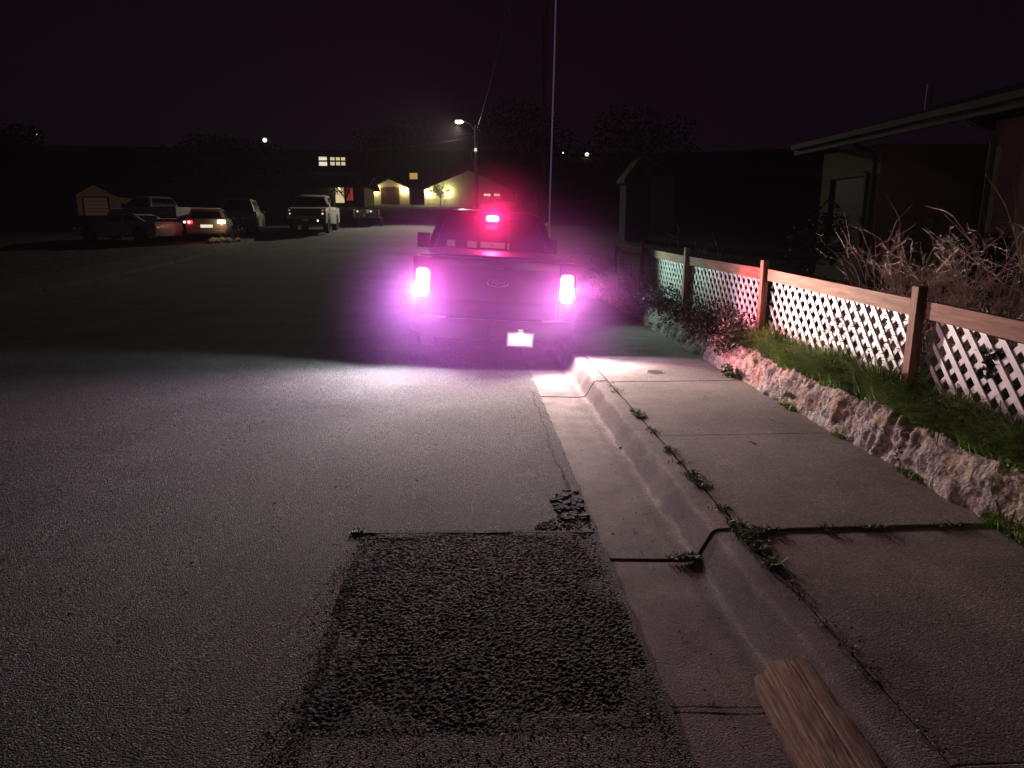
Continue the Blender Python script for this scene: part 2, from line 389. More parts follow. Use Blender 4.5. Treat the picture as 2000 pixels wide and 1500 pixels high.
# ------------------------------------------------------------------ stone wall
def wallmat():
    m, nt, p = newmat('plastered_stone'); N, L = nt.nodes, nt.links
    p.inputs['Roughness'].default_value = .88
    tc = N.new('ShaderNodeTexCoord'); mp = N.new('ShaderNodeMapping'); mp.inputs['Scale'].default_value=(1,1,1.3)
    L.new(tc.outputs['Object'], mp.inputs[0])
    wn = N.new('ShaderNodeTexNoise'); wn.inputs['Scale'].default_value = 5; wn.inputs['Detail'].default_value=4; L.new(mp.outputs[0], wn.inputs['Vector'])
    wm = N.new('ShaderNodeMixRGB'); wm.blend_type='LINEAR_LIGHT'; wm.inputs[0].default_value=.13
    L.new(mp.outputs[0], wm.inputs[1]); L.new(wn.outputs['Color'], wm.inputs[2])
    v = N.new('ShaderNodeTexVoronoi'); v.inputs['Scale'].default_value = 4.6; L.new(wm.outputs[0], v.inputs['Vector'])
    ve = N.new('ShaderNodeTexVoronoi'); ve.feature='DISTANCE_TO_EDGE'; ve.inputs['Scale'].default_value = 4.6; L.new(wm.outputs[0], ve.inputs['Vector'])
    sep = N.new('ShaderNodeSeparateColor'); L.new(v.outputs['Color'], sep.inputs[0])
    r = N.new('ShaderNodeValToRGB'); L.new(sep.outputs[0], r.inputs[0]); cr = r.color_ramp
    cr.interpolation='CONSTANT'
    cr.elements[0].position=0; cr.elements[0].color=(.36,.34,.345,1); cr.elements[1].position=.85; cr.elements[1].color=(.37,.29,.24,1)
    for pos,c in ((.25,(.42,.40,.40,1)),(.45,(.32,.30,.305,1)),(.60,(.42,.385,.31,1)),(.72,(.39,.375,.385,1))):
        e = cr.elements.new(pos); e.color=c
    n = N.new('ShaderNodeTexNoise'); n.inputs['Scale'].default_value=22; n.inputs['Detail'].default_value=10; n.inputs['Roughness'].default_value=.65; L.new(mp.outputs[0], n.inputs['Vector'])
    r2 = N.new('ShaderNodeValToRGB'); L.new(n.outputs['Fac'], r2.inputs[0]); r2.color_ramp.elements[0].position=.32; r2.color_ramp.elements[1].position=.62
    r2.color_ramp.elements[0].color=(.5,.44,.42,1); r2.color_ramp.elements[1].color=(1.1,1.1,1.08,1)
    mx = N.new('ShaderNodeMixRGB'); mx.blend_type='MULTIPLY'; mx.inputs[0].default_value=1; L.new(r.outputs[0],mx.inputs[1]); L.new(r2.outputs[0],mx.inputs[2])
    re = N.new('ShaderNodeValToRGB'); L.new(ve.outputs['Distance'], re.inputs[0]); re.color_ramp.elements[0].position=.0; re.color_ramp.elements[1].position=.035
    re.color_ramp.elements[0].color=(.35,.3,.28,1); re.color_ramp.elements[1].color=(1,1,1,1)
    mx2 = N.new('ShaderNodeMixRGB'); mx2.blend_type='MULTIPLY'; mx2.inputs[0].default_value=.85
    tn = N.new('ShaderNodeMixRGB'); tn.blend_type='MULTIPLY'; tn.inputs[0].default_value=1; tn.inputs[2].default_value=(1.12,1.15,1.04,1); L.new(mx.outputs[0],tn.inputs[1]); L.new(tn.outputs[0],mx2.inputs[1]); L.new(re.outputs[0],mx2.inputs[2])
    L.new(mx2.outputs[0], p.inputs['Base Color'])
    b = N.new('ShaderNodeBump'); b.inputs['Distance'].default_value=.03; b.inputs['Strength'].default_value=1
    w = N.new('ShaderNodeTexWave'); w.inputs['Scale'].default_value=7; w.inputs['Distortion'].default_value=9; w.inputs['Detail'].default_value=3; w.bands_direction='Y'
    L.new(mp.outputs[0], w.inputs['Vector'])
    ma = N.new('ShaderNodeMath'); ma.operation='MULTIPLY_ADD'; ma.inputs[1].default_value=.09; L.new(w.outputs['Fac'],ma.inputs[0]); L.new(n.outputs['Fac'],ma.inputs[2])
    mb2 = N.new('ShaderNodeMath'); mb2.operation='MULTIPLY_ADD'; mb2.inputs[1].default_value=2.0
    mn = N.new('ShaderNodeMath'); mn.operation='MINIMUM'; mn.inputs[1].default_value=.07; L.new(ve.outputs['Distance'],mn.inputs[0])
    L.new(mn.outputs[0],mb2.inputs[0]); L.new(ma.outputs[0],mb2.inputs[2])
    L.new(mb2.outputs[0], b.inputs['Height']); L.new(b.outputs[0], p.inputs['Normal'])
    return m
def wtop(y): return .455+.035*noise.noise(Vector((y*.9,0,4)))+.03*noise.noise(Vector((y*3.1,0,8)))
def wall_sec(y):
    zt = wtop(y)+T(y); out = []; t0 = T(y)+.10
    for k in range(27):
        u = k/26
        if u < .72:                      # face
            q = u/.72; x = 2.74+.11*q**1.3; z = t0+(zt-t0)*q
        else:
            q = (u-.72)/.28; x = 2.85+.20*q; z = zt-.015*q-.05*q*q
            x -= .0
        v = Vector((x*1.0, y, z))
        cell = noise.cell(Vector((0, y*3.3+noise.noise(v*4)*.6, z*4.5+noise.noise(v*5)*.5)))
        d = .035*noise.noise(v*3.2)+.03*noise.fractal(v*8,.7,2,4)+.016*(cell-.5)+.012*noise.fractal(v*22,.7,2,3)
        d += .010*math.sin(y*60+8*noise.noise(v*4))*max(0,noise.noise(v*2.0+Vector((5,0,0))))*2
        f = min(1, u*6)
        if u < .72: x -= d*f
        else: z += d*.8; x -= d*.5*(1-q)
        out.append((x,y,z))
    return out
b = MB(); b.loft([wall_sec(y) for y in fr(1.2,16,.022)], closed=False, cap=False)
WALLM = wallmat()
wall = b.build('stone_wall', WALLM, smooth='all')
tag(wall, 'low rough retaining wall of plastered pale stones beside the pavement', 'wall')
# planting bed
def bed_z(x, y):
    k = max(0, min(1,(x-2.95)/.35)); v = Vector((x,y,0))
    return T(y)+wtop(y)-.045+k*(.20)+.03*noise.noise(v*3)+.012*noise.noise(v*14)
grid('planting_bed', fr(2.98,5.2,.06), fr(1,16,.08), bed_z, SOIL)

# ------------------------------------------------------------------ lattice fence
FX = 3.03
def ftop(y):                    # top of the rail
    pts = [(1.0,1.13),(3.75,1.175),(4.6,1.215),(7.16,1.272),(9.81,1.285),(12.4,1.32),(14.6,1.33)]
    for (a,za),(c,zc) in zip(pts,pts[1:]):
        if y <= c: return za+(zc-za)*(y-a)/(c-a)
    return pts[-1][1]
fence = thing('lattice_fence', (FX,8,.6), 'white diagonal lattice fence with redwood rail and posts above the stone wall', 'fence')
def local(o, parent):
    o.parent = parent; o.matrix_parent_inverse = Matrix.Translation(parent.location).inverted(); return o
for y,h in ((2.03,.06),(4.61,.09),(7.16,.085),(9.81,.12),(12.4,.12),(14.62,.0)):
    b = MB(); b.box((FX-.045, y, (ftop(y)+h+.45)/2), (.066,.078,ftop(y)+h-.45))
    local(b.build('post', WOODP, bevel=.004, seg=1), fence)
py = [1.0,2.03,4.61,7.16,9.81,12.4,14.62]
for a,c in zip(py,py[1:]):
    b = MB(); y0=a+.046; y1=c-.046
    za,zc = ftop(a),ftop(c); h=.115
    b.loft([[(FX-.038,y0,za),(FX,y0,za),(FX,y0,za-h),(FX-.038,y0,za-h)],[(FX-.038,y1,zc),(FX,y1,zc),(FX,y1,zc-h),(FX-.038,y1,zc-h)]])
    local(b.build('rail', WOODF, bevel=.003, seg=1), fence)
    b = MB()
    sh = [(FX+.012,y0,za-.01),(FX+.03,y0,za-.01)]
    # lattice panel: two layers of diagonal slats clipped to the panel
    zb = lambda y: ftop(y)-.70-(.02 if y<5 else 0)
    zt_ = lambda y: ftop(y)-h+.02
    pitch=.146; w=.040
    for layer,sgn in ((0,1),(1,-1)):
        xx = FX+.006+layer*.0085
        L0 = (c-a)+1.0; k0 = -1.0
        s = a-1.0
        while s < c+1.0:
            # slat centreline: y = s + sgn*(z-zb), z from zb..zt ; clip to y0..y1
            poly=[]
            ww = w*.7071
            zlo, zhi = zb((a+c)/2)-.05, zt_((a+c)/2)+.05
            n=24
            seg=[]
            for i in range(n+1):
                z = zlo+(zhi-zlo)*i/n; yc = s+sgn*(z-zlo)
                ok = (y0 <= yc <= y1) and (zb(yc) <= z <= zt_(yc))
                if ok: seg.append((yc,z))
            if len(seg) >= 2:
                (ya,za_),(yb,zb_) = seg[0],seg[-1]
                dy = w*1.4142/2
                def cl(v): return max(y0,min(y1,v))
                P = [(cl(ya-dy),za_),(cl(ya+dy),za_),(cl(yb+dy),zb_),(cl(yb-dy),zb_)]
                b.prism([(p[0],p[1]) for p in P], xx, xx+.008, 'x')
            s += pitch
    local(b.build('lattice_panel', LATT), fence)
# ------------------------------------------------------------------ vegetation
def blades(name, spots, m, label, cat, hmin, hmax, lean=.5, w=.004, kind='stuff'):
    b = bmesh.new()
    for (x,y,z,k) in spots:
        a = rnd.random()*2*PI; h = rnd.uniform(hmin,hmax)*k; l = rnd.random()*lean*h
        d = Vector((math.cos(a),math.sin(a),0)); s = Vector((-d.y,d.x,0))*w*rnd.uniform(.6,1.4)
        p0 = Vector((x,y,z)); p1 = p0+Vector((0,0,h*.55))+d*l*.3; p2 = p0+Vector((0,0,h*.85))+d*l; p3 = p0+Vector((0,0,h*rnd.uniform(.7,1)))+d*l*1.7
        v=[b.verts.new(q) for q in (p0-s,p0+s,p1-s*.9,p1+s*.9,p2-s*.6,p2+s*.6,p3)]
        b.faces.new((v[0],v[1],v[3],v[2])); b.faces.new((v[2],v[3],v[5],v[4])); b.faces.new((v[4],v[5],v[6]))
    me = bpy.data.meshes.new(name); b.to_mesh(me); b.free(); me.materials.append(m)
    o = bpy.data.objects.new(name, me); COL.objects.link(o)
    return tag(o, label, cat, kind=kind)
sp = []
for i in range(52000):
    y = rnd.uniform(2.2,7.3); x = 2.99+rnd.gauss(0,.075)
    d = noise.noise(Vector((x*2.5,y*1.9,1)))+.35*noise.noise(Vector((x*7,y*6,3)))
    lush = 1.0 if 4.0<y<6.7 else (.85 if y<4.0 else .45)
    if d < .05-.6*(lush-.5) or x>3.25 or x<2.87: continue
    sp.append((x,y,max(bed_z(x,y),T(y)+wtop(y)-.02 if x<3.03 else 0)-.02, (.5+.9*max(0,d))*lush))
blades('grass', sp, GRASS, 'bright green grass growing on the bed between wall and lattice fence', 'grass', .12,.36,1.0,.0042)
sp=[]
for i in range(5200):
    y=rnd.uniform(3.0,6.9); x=2.97+rnd.gauss(0,.045)
    d=noise.noise(Vector((x*2,y*1.4,11)))
    if d<-.12: continue
    sp.append((x,y,bed_z(x,y)-.02,.8+.7*max(0,d)))
blades('long_grass', sp, GRASS, 'long straggling grass blades leaning against the lattice', 'grass', .22,.44,1.1,.0034)
def leaves(b, centre, rad, n, size, flat=.5, shell=.3):
    for i in range(n):
        u = Vector((rnd.gauss(0,1),rnd.gauss(0,1),rnd.gauss(0,1))).normalized()*(rnd.random()**shell)
        p = Vector(centre)+Vector((u.x*rad[0],u.y*rad[1],u.z*rad[2]))
        if noise.noise(p*3.1) < -.12: continue
        a = Vector((rnd.gauss(0,1),rnd.gauss(0,1),rnd.gauss(0,flat))).normalized(); c = a.orthogonal().normalized()
        q = Matrix.Rotation(rnd.random()*6.3,3,a) @ c; s = size*rnd.uniform(.6,1.4)
        vs=[b.b.verts.new(p-a*s*.5),b.b.verts.new(p+q*s*.24),b.b.verts.new(p+a*s*.5),b.b.verts.new(p-q*s*.24)]
        b.b.faces.new(vs)
def bush(name, loc, rad, n, size, m, label, cat, group=None, stems=10, sm=None):
    t = thing(name, loc, label, cat, group=group)
    b = MB()
    for j in range(7):
        c = (rnd.uniform(-.5,.5)*rad[0], rnd.uniform(-.5,.5)*rad[1], rad[2]*rnd.uniform(.45,.95))
        leaves(b, c, (rad[0]*.62,rad[1]*.62,rad[2]*.5), n//7, size)
    b.build('foliage', m, t)
    b = MB()
    for j in range(stems):
        a = rnd.random()*2*PI; q = rnd.uniform(.5,1.0)
        p=[Vector((0,0,-.05)), Vector((math.cos(a)*rad[0]*.3*q, math.sin(a)*rad[1]*.3*q, rad[2]*.6)), Vector((math.cos(a)*rad[0]*.8*q, math.sin(a)*rad[1]*.8*q, rad[2]*1.25*q))]
        b.tube(p,[.012,.008,.003],4)
    b.build('stem', sm or BARK, t)
    return t
# dark low bushes in front of the lattice, farther along the bed
for i,(x,y,r,h,lab) in enumerate([
    (2.90,7.35,.42,.42,'dark bushy shrub drooping over the wall beside the reddish fence post'),
    (2.86,8.35,.48,.40,'dark shrub spilling over the wall past the reddish fence post'),
    (2.95,9.4,.5,.38,'dark low shrub in front of the third fence panel'),
    (2.85,10.6,.55,.42,'purplish shrub covering the far wall end near the fence'),
    (2.95,11.9,.6,.50,'bushy shrub hiding the foot of the farthest lattice panels'),
    (2.75,13.4,.7,.45,'pale frosted shrub beyond the end of the stone wall'),
    (2.9,15.4,.8,.55,'loose shrub at the far end of the lattice fence')]):
    bush('shrub', (x,y,T(y)+.30), (r*.75,r*1.2,h), 3600, .035, LEAFD, lab, 'shrub', 'dark shrubs along the bed')
# climbers in the lattice
bush('climbing_plant', (3.07,3.95,.78), (.05,.22,.18), 150, .07, LEAFB, 'broad leaved plant poking through the near lattice panel', 'plant', stems=5)
for y,lab in ((3.3,'green plant at the near end of the wall top'),(4.15,'tangled green weeds below the nearest lattice panel')):
    bush('leafy_weed', (2.95,y,wtop(y)), (.10,.28,.14), 700, .035, LEAFB, lab, 'plant', stems=6)
b=MB()
for i in range(26):
    y=3.1+i*.155; leaves(b,(2.95+rnd.gauss(0,.03),y,bed_z(2.95,y)+.07),(.07,.10,.09),210 if 3.2<y<6.6 else 60,.034)
o=b.build('leafy_weeds', leafmat('weed_leaf',(.30,.48,.09),(.08,.14,.03),7)); tag(o,'leafy green weeds mixed into the grass along the wall top','weeds',kind='stuff')
# twiggy shrub behind the fence, with some shoots in front
def twig(b, p, d, length, r, depth):
    pts=[Vector(p)]; n=6; dd=Vector(d).normalized()
    for i in range(n):
        dd = (dd+Vector((rnd.gauss(0,.13),rnd.gauss(0,.16),rnd.gauss(-.02,.10)))).normalized()
        pts.append(pts[-1]+dd*length/n)
        if depth>0 and rnd.random()<.62:
            e = (dd+Vector((rnd.gauss(0,.6),rnd.gauss(0,.6),rnd.gauss(.1,.5)))).normalized()
            twig(b, pts[-1], e, length*rnd.uniform(.3,.55), r*.62, depth-1)
    b.tube(pts,[r*(1-.75*i/n) for i in range(n+1)],3,cap=False)
def twig_bush(name, loc, sy_, H, n, label, longs, depth=2, r=.0048):
    t = thing(name, loc, label, 'shrub')
    b = MB()
    for i in range(n):
        y = rnd.uniform(-sy_,sy_); x = rnd.uniform(-.3,.3)
        k = math.sqrt(max(.05,1-(y/sy_)**2))
        twig(b, (x*.6,y*.75,0), (x*.8+rnd.gauss(0,.2), y*.45/sy_+rnd.gauss(0,.25), 1), H*k*rnd.uniform(.55,.98), r, depth)
    b.build('branches', STICK, t)
    b = MB()
    for i in range(longs):
        y = rnd.uniform(-sy_*.8,sy_*.8)
        twig(b, (rnd.uniform(-.2,.2),y,H*.3), (rnd.gauss(0,.3), (.8 if y>0 else -.5)*rnd.random(), 1), H*rnd.uniform(.75,1.1), r*.9, 1)
    b.build('long_shoots', STICK, t)
    b = MB(); 
    for i in range(9):
        leaves(b, (rnd.uniform(-.2,.2),rnd.uniform(-.7,.7)*sy_,H*rnd.uniform(.35,.7)), (.16,.28,.14), 190, .022)
    b.build('dry_leaves', LEAFDRY, t)
    return t
twig_bush('twiggy_shrub', (3.72,5.35,.66), 1.35, .86, 150, 'tall bare twiggy shrub standing behind the redwood rail of the fence', 28, 3, .0058)
twig_bush('twiggy_shrub', (3.12,5.6,.62), .95, .58, 16, 'thin tangle of dry twigs grown through the lattice', 0, 1, .0026)
twig_bush('twiggy_shrub', (3.6,11.5,.9), 1.3, .62, 12, 'sparse pale twigs behind the far end of the fence', 3, 1, .008)
twig_bush('twiggy_shrub', (3.75,3.9,.55), .6, .62, 14, 'loose twigs behind the nearest lattice panel at the right', 3)
bush('garden_shrub', (6.5,8.9,.7), (.45,.5,.7), 900, .16, LEAFB, 'broad leaved shrub in front of the tan house downpipe', 'shrub')
bush('garden_shrub', (6.5,13.4,.7), (.6,.8,1.1), 1400, .10, LEAFB, 'spiky shrub in front of the dark house window', 'shrub')

# weeds in the kerb joint
sp=[]
for (y0,y1,n,k) in ((2.9,3.7,900,.9),(3.85,4.3,420,.8),(4.45,4.9,240,.75),(5.15,5.35,120,.5),(5.6,5.95,420,.85),(6.4,7.0,150,.5),(2.2,2.9,130,.4),(1.6,2.2,60,.3)):
    for i in range(n):
        y=rnd.uniform(y0,y1)
        if noise.noise(Vector((1,y*6,0)))< -.08: continue
        s_ = .020+.022*max(0,noise.noise(Vector((4,y*5,0)))+.2)
        sp.append((1.397+rnd.gauss(0,s_),y,.152,k*rnd.uniform(.5,1)))
for i in range(500):
    x=1.45+rnd.random()**1.3*1.2; 
    if noise.noise(Vector((x*5,2,0)))<.02 and x>1.6: continue
    sp.append((x,3.385+rnd.gauss(0,.012),.152,.55))
for i in range(300): sp.append((1.15+rnd.gauss(0,.05),3.42+rnd.gauss(0,.012),-.01,.6))
for i in range(60): sp.append((-.63+rnd.gauss(0,.02),3.75+rnd.gauss(0,.012),.035,.5))
blades('weeds', sp, WEEDM, 'small green weeds sprouting from the joints of kerb and pavement', 'weeds', .015,.05,1.6,.0035)
sp=[]
for i in range(2200):
    y=rnd.uniform(2.4,8.2)
    x=2.742+rnd.gauss(0,.02)
    d=noise.noise(Vector((0,y*2.3,6)))
    if y>3.45 and d<.28: continue
    sp.append((x,y,.15,1.5 if y<3.4 else .6))
blades('wall_foot_weeds', sp, GRASS, 'grass tufts growing at the foot of the stone wall', 'weeds', .03,.10,1.0,.004)
b=MB(); leaves(b,(2.70,4.12,.27),(.03,.08,.08),130,.035); leaves(b,(2.68,7.2,.22),(.05,.14,.08),200,.04)
o=b.build('ivy_sprigs', WEEDM); tag(o,'small leafy sprigs clinging to the face of the stone wall','ivy',kind='stuff')

# litter
def leaf_thing(loc, rz, label, s=.03):
    t = MB(); pts=[(-s,0,.002),(-s*.3,s*.45,.010),(s*.5,s*.3,.012),(s*1.1,0,.004),(s*.4,-s*.4,.003),(-s*.4,-s*.4,.002)]
    t.b.faces.new([t.b.verts.new(p) for p in pts])
    t.tube([(s,0,.004),(s*1.6,s*.1,.006)],.0012,4)
    o=t.build('fallen_leaf', LEAFDRY); o.location=loc; o.rotation_euler=(0,0,rz); return tag(o,label,'leaf')
leaf_thing((1.17,5.30,-.004),.6,'curled pale leaf lying in the gutter',.028)
leaf_thing((2.04,4.87,.158),2.2,'dark dry leaf lying alone on the pavement slab',.026)
t=thing('cigarette_butt',(.11,3.26,.04),'white cigarette end standing out on the coarse road patch','cigarette butt',rz=1.3)
MB().tube([(-.013,0,.006),(.004,0,.009)],.0042,8).build('paper', mat('white_paper',(.85,.83,.84),rough=.6), t)
MB().tube([(.0045,0,.009),(.014,0,.010)],.0043,8).build('filter', mat('cork',(.6,.4,.3),rough=.7), t)

b=MB()
for i in range(420):
    r_=rnd.random()
    if r_<.35: x,y,z=rnd.uniform(.74,1.15),rnd.uniform(1.5,7),-.004
    elif r_<.6: x,y,z=rnd.uniform(1.42,2.72),rnd.uniform(1,7.5),.157
    else: x=rnd.uniform(-3,.7); y=rnd.uniform(2,7.5); z=crown(x)+.006
    pebble(b,x,y,z,rnd.uniform(.003,.009)*(.7 if r_<.6 else 1))
o=b.build('debris',mat('dark_debris',(.12,.09,.07),(.03,.025,.02),rough=.9)); tag(o,'specks of grit and leaf crumbs strewn over road, gutter and pavement','debris',kind='stuff')
# weathered beam in the gutter
b=MB(); secs=[]
prof=[(a*1.18,c*1.25) for a,c in [(-.100,0),(-.104,.045),(-.092,.062),(-.07,.066),(-.062,.082),(-.03,.094),(.004,.097),(.012,.088),(.02,.096),(.066,.092),(.082,.082),(.088,.045),(.086,0)]]
for i,y in enumerate(fr(-1.25,0,.02)):
    s=[]
    for k,(px,pz) in enumerate(prof):
        e=Vector((k*.9,y*1.3,0)); w=.004*noise.noise(e)+.002*noise.noise(Vector((k*2.,y*9,2)))
        yy_=y+(.012*noise.noise(Vector((k*.8,7,0)))+(.02 if k<4 else 0)*-1 if i==62 else 0)
        s.append((px+w,yy_,pz+(w if pz>.01 else 0)))
    secs.append(s)
b.loft(secs)
beam=b.build('timber_beam', mat('weathered_timber',(.82,.56,.42),(.30,.18,.12),rough=.85,scale=3,bump=.010,bscale=8,stretch=(34,1.3,34),detail=12), bevel=0)
beam.location=(1.17,2.33,-.004); beam.rotation_euler=(0,math.radians(-3),math.radians(-3.5)); tag(beam,'weathered reddish timber beam lying in the gutter against the kerb','beam')

# ------------------------------------------------------------------ vehicles
def wheel(root, x, y, r, w=.26, side=1, rim=RIM, name='wheel'):
    t=MB(); n=28
    prof=[(r*.62,-w/2),(r*.9,-w/2),(r,-w*.36),(r,w*.36),(r*.9,w/2),(r*.62,w/2)]
    secs=[[(px,math.cos(2*PI*k/n)*pr,math.sin(2*PI*k/n)*pr) for pr,px in prof] for k in range(n)]
    t.loft(secs+[secs[0]],closed=True,cap=False)
    ty=t.build(name,TYRE,root,smooth=True); ty.location=(x,y,r)
    q=MB(); xs_=side*w*.30
    q.tube([(xs_-.05*side,0,0),(xs_,0,0)],r*.16,12)
    for k in range(6):
        a=2*PI*k/6; q.box((xs_-.02*side,math.cos(a)*r*.36,math.sin(a)*r*.36),(.03,r*.14,r*.5),rx=a-PI/2)
    q.tube([(xs_-.10*side,0,0),(xs_-.06*side,0,0)],r*.60,20)
    nn=24; ring=[[(xs_+dx,math.cos(2*PI*k/nn)*rr,math.sin(2*PI*k/nn)*rr) for rr,dx in ((r*.56,-.03*side),(r*.56,.02*side),(r*.63,.02*side),(r*.63,-.03*side))] for k in range(nn)]
    q.loft(ring+[ring[0]],closed=True,cap=False)
    q.build('rim',rim,ty)
    return ty
def pickup(root, paint, W=2.0, lift=0.0, tonneau=True, wr=.40, blackfront=False, detail=True):
    """rear at y=0, nose toward +y"""
    h=W/2; L=5.75; zb=.36+lift; bel=1.20+lift; hw=wr+.09
    def arch(cy): return [(cy+hw*math.cos(a),wr+hw*math.sin(a)) for a in [PI*(1-i/10) for i in range(11)]]
    a1=[p for p in arch(1.15) if p[1]>zb]; a2=[p for p in arch(4.75) if p[1]>zb]
    low=[(.02,zb+.16)]+[(1.15-hw-.02,zb)]+a1+[(1.15+hw+.02,zb)]+[(4.75-hw-.02,zb)]+a2+[(4.75+hw+.02,zb)]+[(L-.05,zb+.05),(L,zb+.3),(L-.05,bel-.22),(L-.25,bel-.06),(4.35,bel+.03),(2.05,bel+.06),(0.0,bel+.06)]
    b=MB(); b.prism(low,-h+.012,h-.012,'x')
    body=b.build('body',paint,root,bevel=.035,seg=3,smooth=True)
    # cab
    zr_=1.89+lift; zc=bel+.045
    def ring(z,y0,y1,hx,c=.10):
        return [(-hx,y0+c,z),(-hx+c,y0,z),(hx-c,y0,z),(hx,y0+c,z),(hx,y1-c,z),(hx-c,y1,z),(-hx+c,y1,z),(-hx,y1-c,z)]
    b=MB(); b.loft([ring(zc,2.06,4.42,h-.05,.06),ring(zc+.25,2.13,4.14,h-.11,.08),ring(zr_-.10,2.27,3.72,h-.225,.10),ring(zr_-.025,2.36,3.56,h-.30,.14),ring(zr_,2.55,3.35,h-.42,.16)])
    b.build('roof',paint,root,smooth=True,bevel=.015,seg=2)
    def lerp(z,a,c): return a+(c-a)*(z-zc-.25)/(zr_-.10-zc-.25)
    z1,z2=zc+.045,zr_-.12
    def hxz(z): return (h-.05)+(-.06)*(z-zc)/.25 if z<zc+.25 else lerp(z,h-.11,h-.225)
    def yr(z): return 2.06+.07*(z-zc)/.25 if z<zc+.25 else lerp(z,2.13,2.27)
    def yf(z): return 4.42-.28*(z-zc)/.25 if z<zc+.25 else lerp(z,4.14,3.72)
    def pane(zs,fx,fy,off,name,m=GLASSD,inset=.13):
        pass
    b=MB(); P=[]
    for z in (z1,zc+.25,z2): P.append((z,hxz(z)-.13,yr(z)-.006))
    b.loft([[(-x,y,z),(x,y,z),(x,y+.012,z),(-x,y+.012,z)] for z,x,y in P])
    rw=b.build('rear_window',GLASSD,root)
    for sx in (-.26,.26):
        b=MB()
        b.loft([[(sx-.012,yr(z)-.014,z),(sx+.012,yr(z)-.014,z),(sx+.012,yr(z)-.004,z),(sx-.012,yr(z)-.004,z)] for z in (z1,zc+.25,z2)])
        b.build('slider_frame',BLACKPL,rw)
    b=MB(); b.loft([[(-(hxz(z)-.12),yf(z)+.006,z),(hxz(z)-.12,yf(z)+.006,z),(hxz(z)-.12,yf(z)-.006,z),(-(hxz(z)-.12),yf(z)-.006,z)] for z in (z1,zc+.25,z2)])
    b.build('windscreen',GLASSD,root)
    for s in (-1,1):
        for (ya,yb,nm) in ((.12,.98,'side_window'),(1.04,1.98,'side_window')):
            b=MB(); secs=[]
            for z in (z1,zc+.25,z2):
                a0=max(yr(z)+.13,2.06+ya); a1_=min(yf(z)-.14,2.06+yb+.1)
                x=s*(hxz(z)+.004)
                secs.append([(x,a0,z),(x,a1_,z),(x-s*.012,a1_,z),(x-s*.012,a0,z)])
            b.loft(secs); b.build(nm,GLASSD,root)
        for (ya,yb) in ((2.12,3.08),(3.12,4.18)):
            d=MB().box((s*(h-.006),(ya+yb)/2,zb+.44),(.02,yb-ya,.76)).build('door',paint,root,bevel=.008,seg=2,smooth=True)
            MB().box((s*(h+.014),ya+.16,bel-.12),(.03,.2,.035)).build('handle',CHROME if not detail else paint,d,bevel=.008)
        m=MB(); m.box((s*(h+.12),4.05,bel+.16),(.22,.10,.25)); m.box((s*(h+.01),4.08,bel+.07),(.10,.05,.04))
        m.build('mirror',BLACKPL,root,bevel=.03,seg=2,smooth=True)
    for x,y in ((-h+.15,1.15),(h-.15,1.15),(-h+.15,4.75),(h-.15,4.75)):
        wheel(root,x,y,wr,.27,1 if x>0 else -1)
    # underside
    MB().box((0,2.9,zb+.02),(W*.7,5.0,.12)).build('chassis',BLACKPL,root)
    if tonneau:
        b=MB(); secs=[]
        for i in range(13):
            x=-h+.08+(W-.16)*i/12; u=(i-6)/6
            z=bel+.085+.016*(1-u*u)
            secs.append([(x,.05,z-.03),(x,.05,z),(x,2.0,z+.012),(x,2.0,z-.03)])
        b.loft(secs); b.build('bed_cover',mat('satin_cover',(.03,.03,.032),rough=.42,coat=.3,bump=.0012,bscale=220),root,smooth=True)
    else:
        for s in (-1,1): MB().box((s*(h-.06),1.03,bel+.06),(.1,1.98,.05)).build('bed_rail',BLACKPL,root,bevel=.01)
    return dict(h=h,L=L,zb=zb,bel=bel,zr=zr_,yr=yr,hxz=hxz,zc=zc)

# --- the near dark pickup, seen from behind
TX,TY=.262,8.80
truck=thing('pickup_truck',(TX,TY,.035),'dark pickup truck parked at the kerb with blazing tail lights and high brake light','pickup truck',ry=math.radians(3.2))
g=pickup(truck,BLACKP)
h=g['h']
# tailgate panel: profile in (y,z) swept across with slight barrel curve
tp=[(.02,.60),(-.03,.605),(-.045,.66),(-.040,.735),(-.028,.755),(-.034,.80),(-.048,.90),(-.052,1.05),(-.046,1.13),(-.036,1.155),(-.05,1.18),(-.07,1.215),(-.07,1.235),(-.04,1.262),(.02,1.272)]
b=MB(); secs=[]
for i in range(25):
    x=-.765+1.53*i/24; u=x/.765
    secs.append([(x,y+.022*u*u,z) for y,z in tp])
b.loft(secs); tg=b.build('tailgate',BLACKP,truck,smooth=True)
MB().box((0,-.062,1.165),(.28,.03,.06)).build('handle',BLACKPL,tg,bevel=.012)
MB().tube([(.10,-.080,1.166),(.10,-.070,1.166)],.009,12).build('camera_lens',CHROME,tg)
